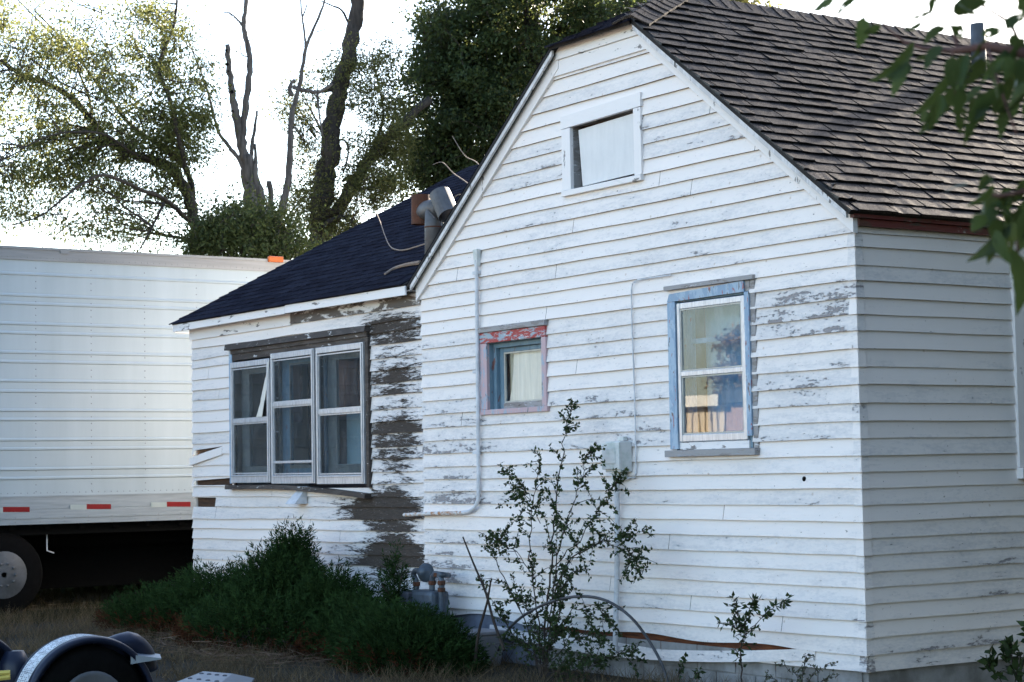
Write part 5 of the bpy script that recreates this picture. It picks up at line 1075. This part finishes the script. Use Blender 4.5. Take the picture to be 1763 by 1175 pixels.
for q in [((1437, -4), (1399, 20), 24, .15), ((1475, -4), (1439, 30), 18, .15), ((1488, 28), (1476, 84), 27, .1), ((1517, 44), (1486, 57), 17, .1), ((1607, 18), (1562, 32), 22, .1), ((1607, -12), (1602, 27), 16, .1), ((1588, 38), (1556, 53), 10, .1), ((1640, 22), (1702, 2), 36, .05), ((1648, 2), (1688, 24), 26, .05), ((1628, 46), (1590, 78), 18, .05), ((1640, 42), (1656, 68), 22, 0), ((1690, 62), (1728, 50), 24, 0), ((1733, 52), (1768, 24), 26, 0), ((1574, 72), (1494, 142), 30, 0), ((1566, 108), (1528, 142), 34, .02), ((1562, 110), (1536, 168), 24, 0), ((1612, 92), (1574, 104), 18, .1), ((1640, 118), (1568, 202), 30, -.05), ((1655, 148), (1654, 232), 26, -.05), ((1642, 150), (1618, 186), 20, 0), ((1720, 148), (1660, 252), 27, -.1), ((1738, 128), (1712, 200), 34, -.05), ((1765, 148), (1722, 196), 26, -.05), ((1700, 62), (1662, 112), 30, 0), ((1748, 88), (1702, 132), 34, 0), ((1765, 66), (1738, 112), 30, 0), ((1620, 78), (1592, 122), 26, .05), ((1660, 96), (1628, 150), 30, .0), ((1690, 100), (1660, 150), 34, 0), ((1740, 60), (1770, 100), 30, 0),
          ((1694, 338), (1687, 398), 46, -.05), ((1722, 346), (1672, 400), 26, 0), ((1742, 386), (1664, 452), 24, 0), ((1706, 304), (1676, 292), 16, 0), ((1694, 290), (1674, 300), 14, 0), ((1668, 316), (1626, 332), 18, 0), ((1744, 428), (1750, 545), 44, -.05), ((1738, 392), (1700, 456), 24, 0), ((1764, 308), (1742, 352), 28, 0), ((1766, 358), (1728, 384), 30, 0), ((1712, 350), (1742, 380), 34, 0), ((1770, 340), (1752, 392), 34, .05), ((1715, 330), (1700, 372), 30, .02)]:
    big_leaf(q[0], q[1], q[2], q[3])
for _ in range(30):
    bx_, by_ = rl.uniform(1600, 1790), rl.uniform(70, 190); a_ = rl.uniform(-.9, .3); L_ = rl.uniform(40, 80)
    if bx_ < 1640 and rl.random() < .4: continue
    big_leaf((bx_, by_), (bx_+L_*math.sin(a_), by_+L_*math.cos(a_)), rl.uniform(18, 30), rl.uniform(-.15, .2))
for _ in range(12):
    bx_, by_ = rl.uniform(1690, 1790), rl.uniform(300, 400); a_ = rl.uniform(-.9, .5); L_ = rl.uniform(36, 70)
    big_leaf((bx_, by_), (bx_+L_*math.sin(a_), by_+L_*math.cos(a_)), rl.uniform(20, 32), rl.uniform(-.1, .15))
for _ in range(130): 
    bx_, by_ = rl.uniform(1775, 2300), rl.uniform(-60, 420); big_leaf((bx_, by_), (bx_-rl.uniform(10, 60), by_+rl.uniform(30, 95)), rl.uniform(22, 40), rl.uniform(-.3, .5))
me = bpy.data.meshes.new('leaves'); me.from_pydata([tuple(map(float, q)) for q in LV], [], LF); me.materials.append(L_near); me.polygons.foreach_set('use_smooth', [True]*len(LF))
at = me.attributes.new('tone', 'FLOAT', 'POINT'); at.data.foreach_set('value', [float(q) for q in LT]); o = bpy.data.objects.new('leaves', me); COL.objects.link(o); o.parent = nb

# ------------------------------------------------------------------ across the lot, seen only as reflections in the panes
def mirror_hit(px, py, yplane):                # where the view reflected in the gable's panes meets a wall across the lot
    P = aty(px, py, 0.0); d = P-CAM; d = d*np.array([1, -1, 1]); return P+d*((yplane-P[1])/d[1])
YB = -17.0; s0, s1, s2 = mirror_hit(1120, 700, YB), mirror_hit(1242, 700, YB), mirror_hit(1400, 700, YB); zt1 = mirror_hit(1210, 702, YB)[2]; zt2 = mirror_hit(1210, 682, YB)[2]
xa, xb, xc = s0[0], s1[0], s2[0]
sh = thing('metal_shed', 'tan corrugated metal shed with white eave facing the house across the lot', 'shed', (xa-3, YB-2, 0))
b = MB(); xx = np.arange(min(xa, xb)-6, max(xa, xb), .20); 
for x in xx: b.box(x, x+.17, YB-.03, YB, 0, zt1); b.box(x+.171, x+.199, YB-.03, YB+.028, 0, zt1)
b.box(min(xa, xb)-6, max(xa, xb), YB-4, YB-.04, 0, zt1-.05); under(b.build('wall', simple('tan_metal', (.36, .30, .215), (.30, .25, .18), 2, .5), None), sh)
b = MB(); b.box(min(xa, xb)-6.3, max(xa, xb)+.2, YB-4.3, YB+.25, zt1+.005, zt2); under(b.build('roof', simple('cream_fascia', (.42, .41, .37), (.36, .35, .31), 3, .6), None), sh)
bs = thing('brick_building', 'low brown brick building beside the tan metal shed', 'building', (max(xa, xb)+4, YB-2, 0))
b = MB(); b.box(max(xa, xb)+.02, max(xa, xb)+9, YB-5, YB-.02, 0, zt1+.05)
t = NT('brown_brick'); br = t.new('ShaderNodeTexBrick'); br.inputs['Scale'].default_value = 4.5; t.L(t.coord((1, 1, 1), 'Object', (PI/2, 0, 0)), br.inputs['Vector']); br.inputs['Color1'].default_value = (.20, .125, .09, 1); br.inputs['Color2'].default_value = (.16, .10, .07, 1); br.inputs['Mortar'].default_value = (.34, .24, .18, 1); br.inputs['Mortar Size'].default_value = .012
under(b.build('wall', t.done(br.outputs['Color'], .9), None), bs); b = MB(); b.box(max(xa, xb)+.25, max(xa, xb)+9.3, YB-5.3, YB+.2, zt1+.06, zt1+.30); under(b.build('roof', M['deck'], None), bs)
def back_tree(name, label, x, y, h, rad, mat, n, seed, trunk_r=.2, group=None, leaf=(.12, .22), zc=.62, zr=.36, cat='tree'):
    r2 = np.random.default_rng(seed); root = thing(name, label, cat, (x, y, 0), group); b = MB(); b.tube([(x, y, -.05), (x+.1, y, h*.35), (x-.1, y+.1, h*.8)], [trunk_r, trunk_r*.7, .04], 8)
    for _ in range(9):
        a = r2.uniform(0, 2*PI); z0 = r2.uniform(.3, .65)*h; b.tube([(x, y, z0), (x+rad*.45*math.cos(a), y+rad*.45*math.sin(a), z0+h*.12), (x+rad*.8*math.cos(a), y+rad*.8*math.sin(a), z0+h*.18)], [.07, .045, .015], 5)
    under(b.build('trunk', M['bark'], None), root)
    q = unit(r2.normal(size=(70, 3)))*(r2.random((70, 1))**.4)*np.array([rad, rad, h*zr])+np.array([x, y, h*zc]); k = r2.integers(0, 70, n)
    C = q[k]+r2.normal(size=(n, 3))*rad*.15; C = C[C[:, 2] > .03]; n = len(C); quads_np('crown', leaf_quads(C, r2.normal(size=(n, 3)), r2.uniform(*leaf, n), r2.uniform(leaf[0]*.65, leaf[1]*.65, n)), mat, root, r2.random(n)); return root
mt = mirror_hit(1288, 532, -34.0); L_aut = leaf_mat('autumn_leaves', (.06, .045, .02), (.22, .15, .07), .3)
back_tree('autumn_tree', 'brown leaved tree behind the brick building', mt[0], -34.0, mt[2], 1.25, L_aut, 9000, 51, zc=.58, zr=.40)
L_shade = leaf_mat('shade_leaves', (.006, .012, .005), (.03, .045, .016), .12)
# unseen trees added off the right to block light from the side wall
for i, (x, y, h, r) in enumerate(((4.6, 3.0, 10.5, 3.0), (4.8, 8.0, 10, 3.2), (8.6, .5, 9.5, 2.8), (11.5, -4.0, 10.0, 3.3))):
    back_tree('unseen_blocker_tree', ('middle of the unseen trees added to darken the side wall', 'farthest of the unseen trees added to darken the side wall', 'unseen added tree on the right between the house and the viewer', 'unseen added tree nearest the gravel lot on the right')[i], x, y, h, r, L_shade, 24000, 60+i, group='unseen trees added to shade the right side of the house', leaf=(.18, .30), zc=.5, zr=.5)
# scrub added behind the trailer to keep the gap beneath it dark
for i, (x, y) in enumerate(((-17.2, -1.0), (-17.6, 1.6), (-17.0, 4.2), (-17.5, 6.8))):
    back_tree('added_scrub_bush', ('added scrub bush behind the trailer wheels', 'added scrub bush behind the middle of the dark gap under the trailer', 'added scrub bush behind the trailer next to the wing corner', 'added scrub bush farthest along behind the trailer')[i], x+1.2, y, 2.2, 1.7, L_shade, 16000, 80+i, .05, group='scrub bushes added behind the trailer', leaf=(.07, .13), zc=.42, zr=.5, cat='bush')
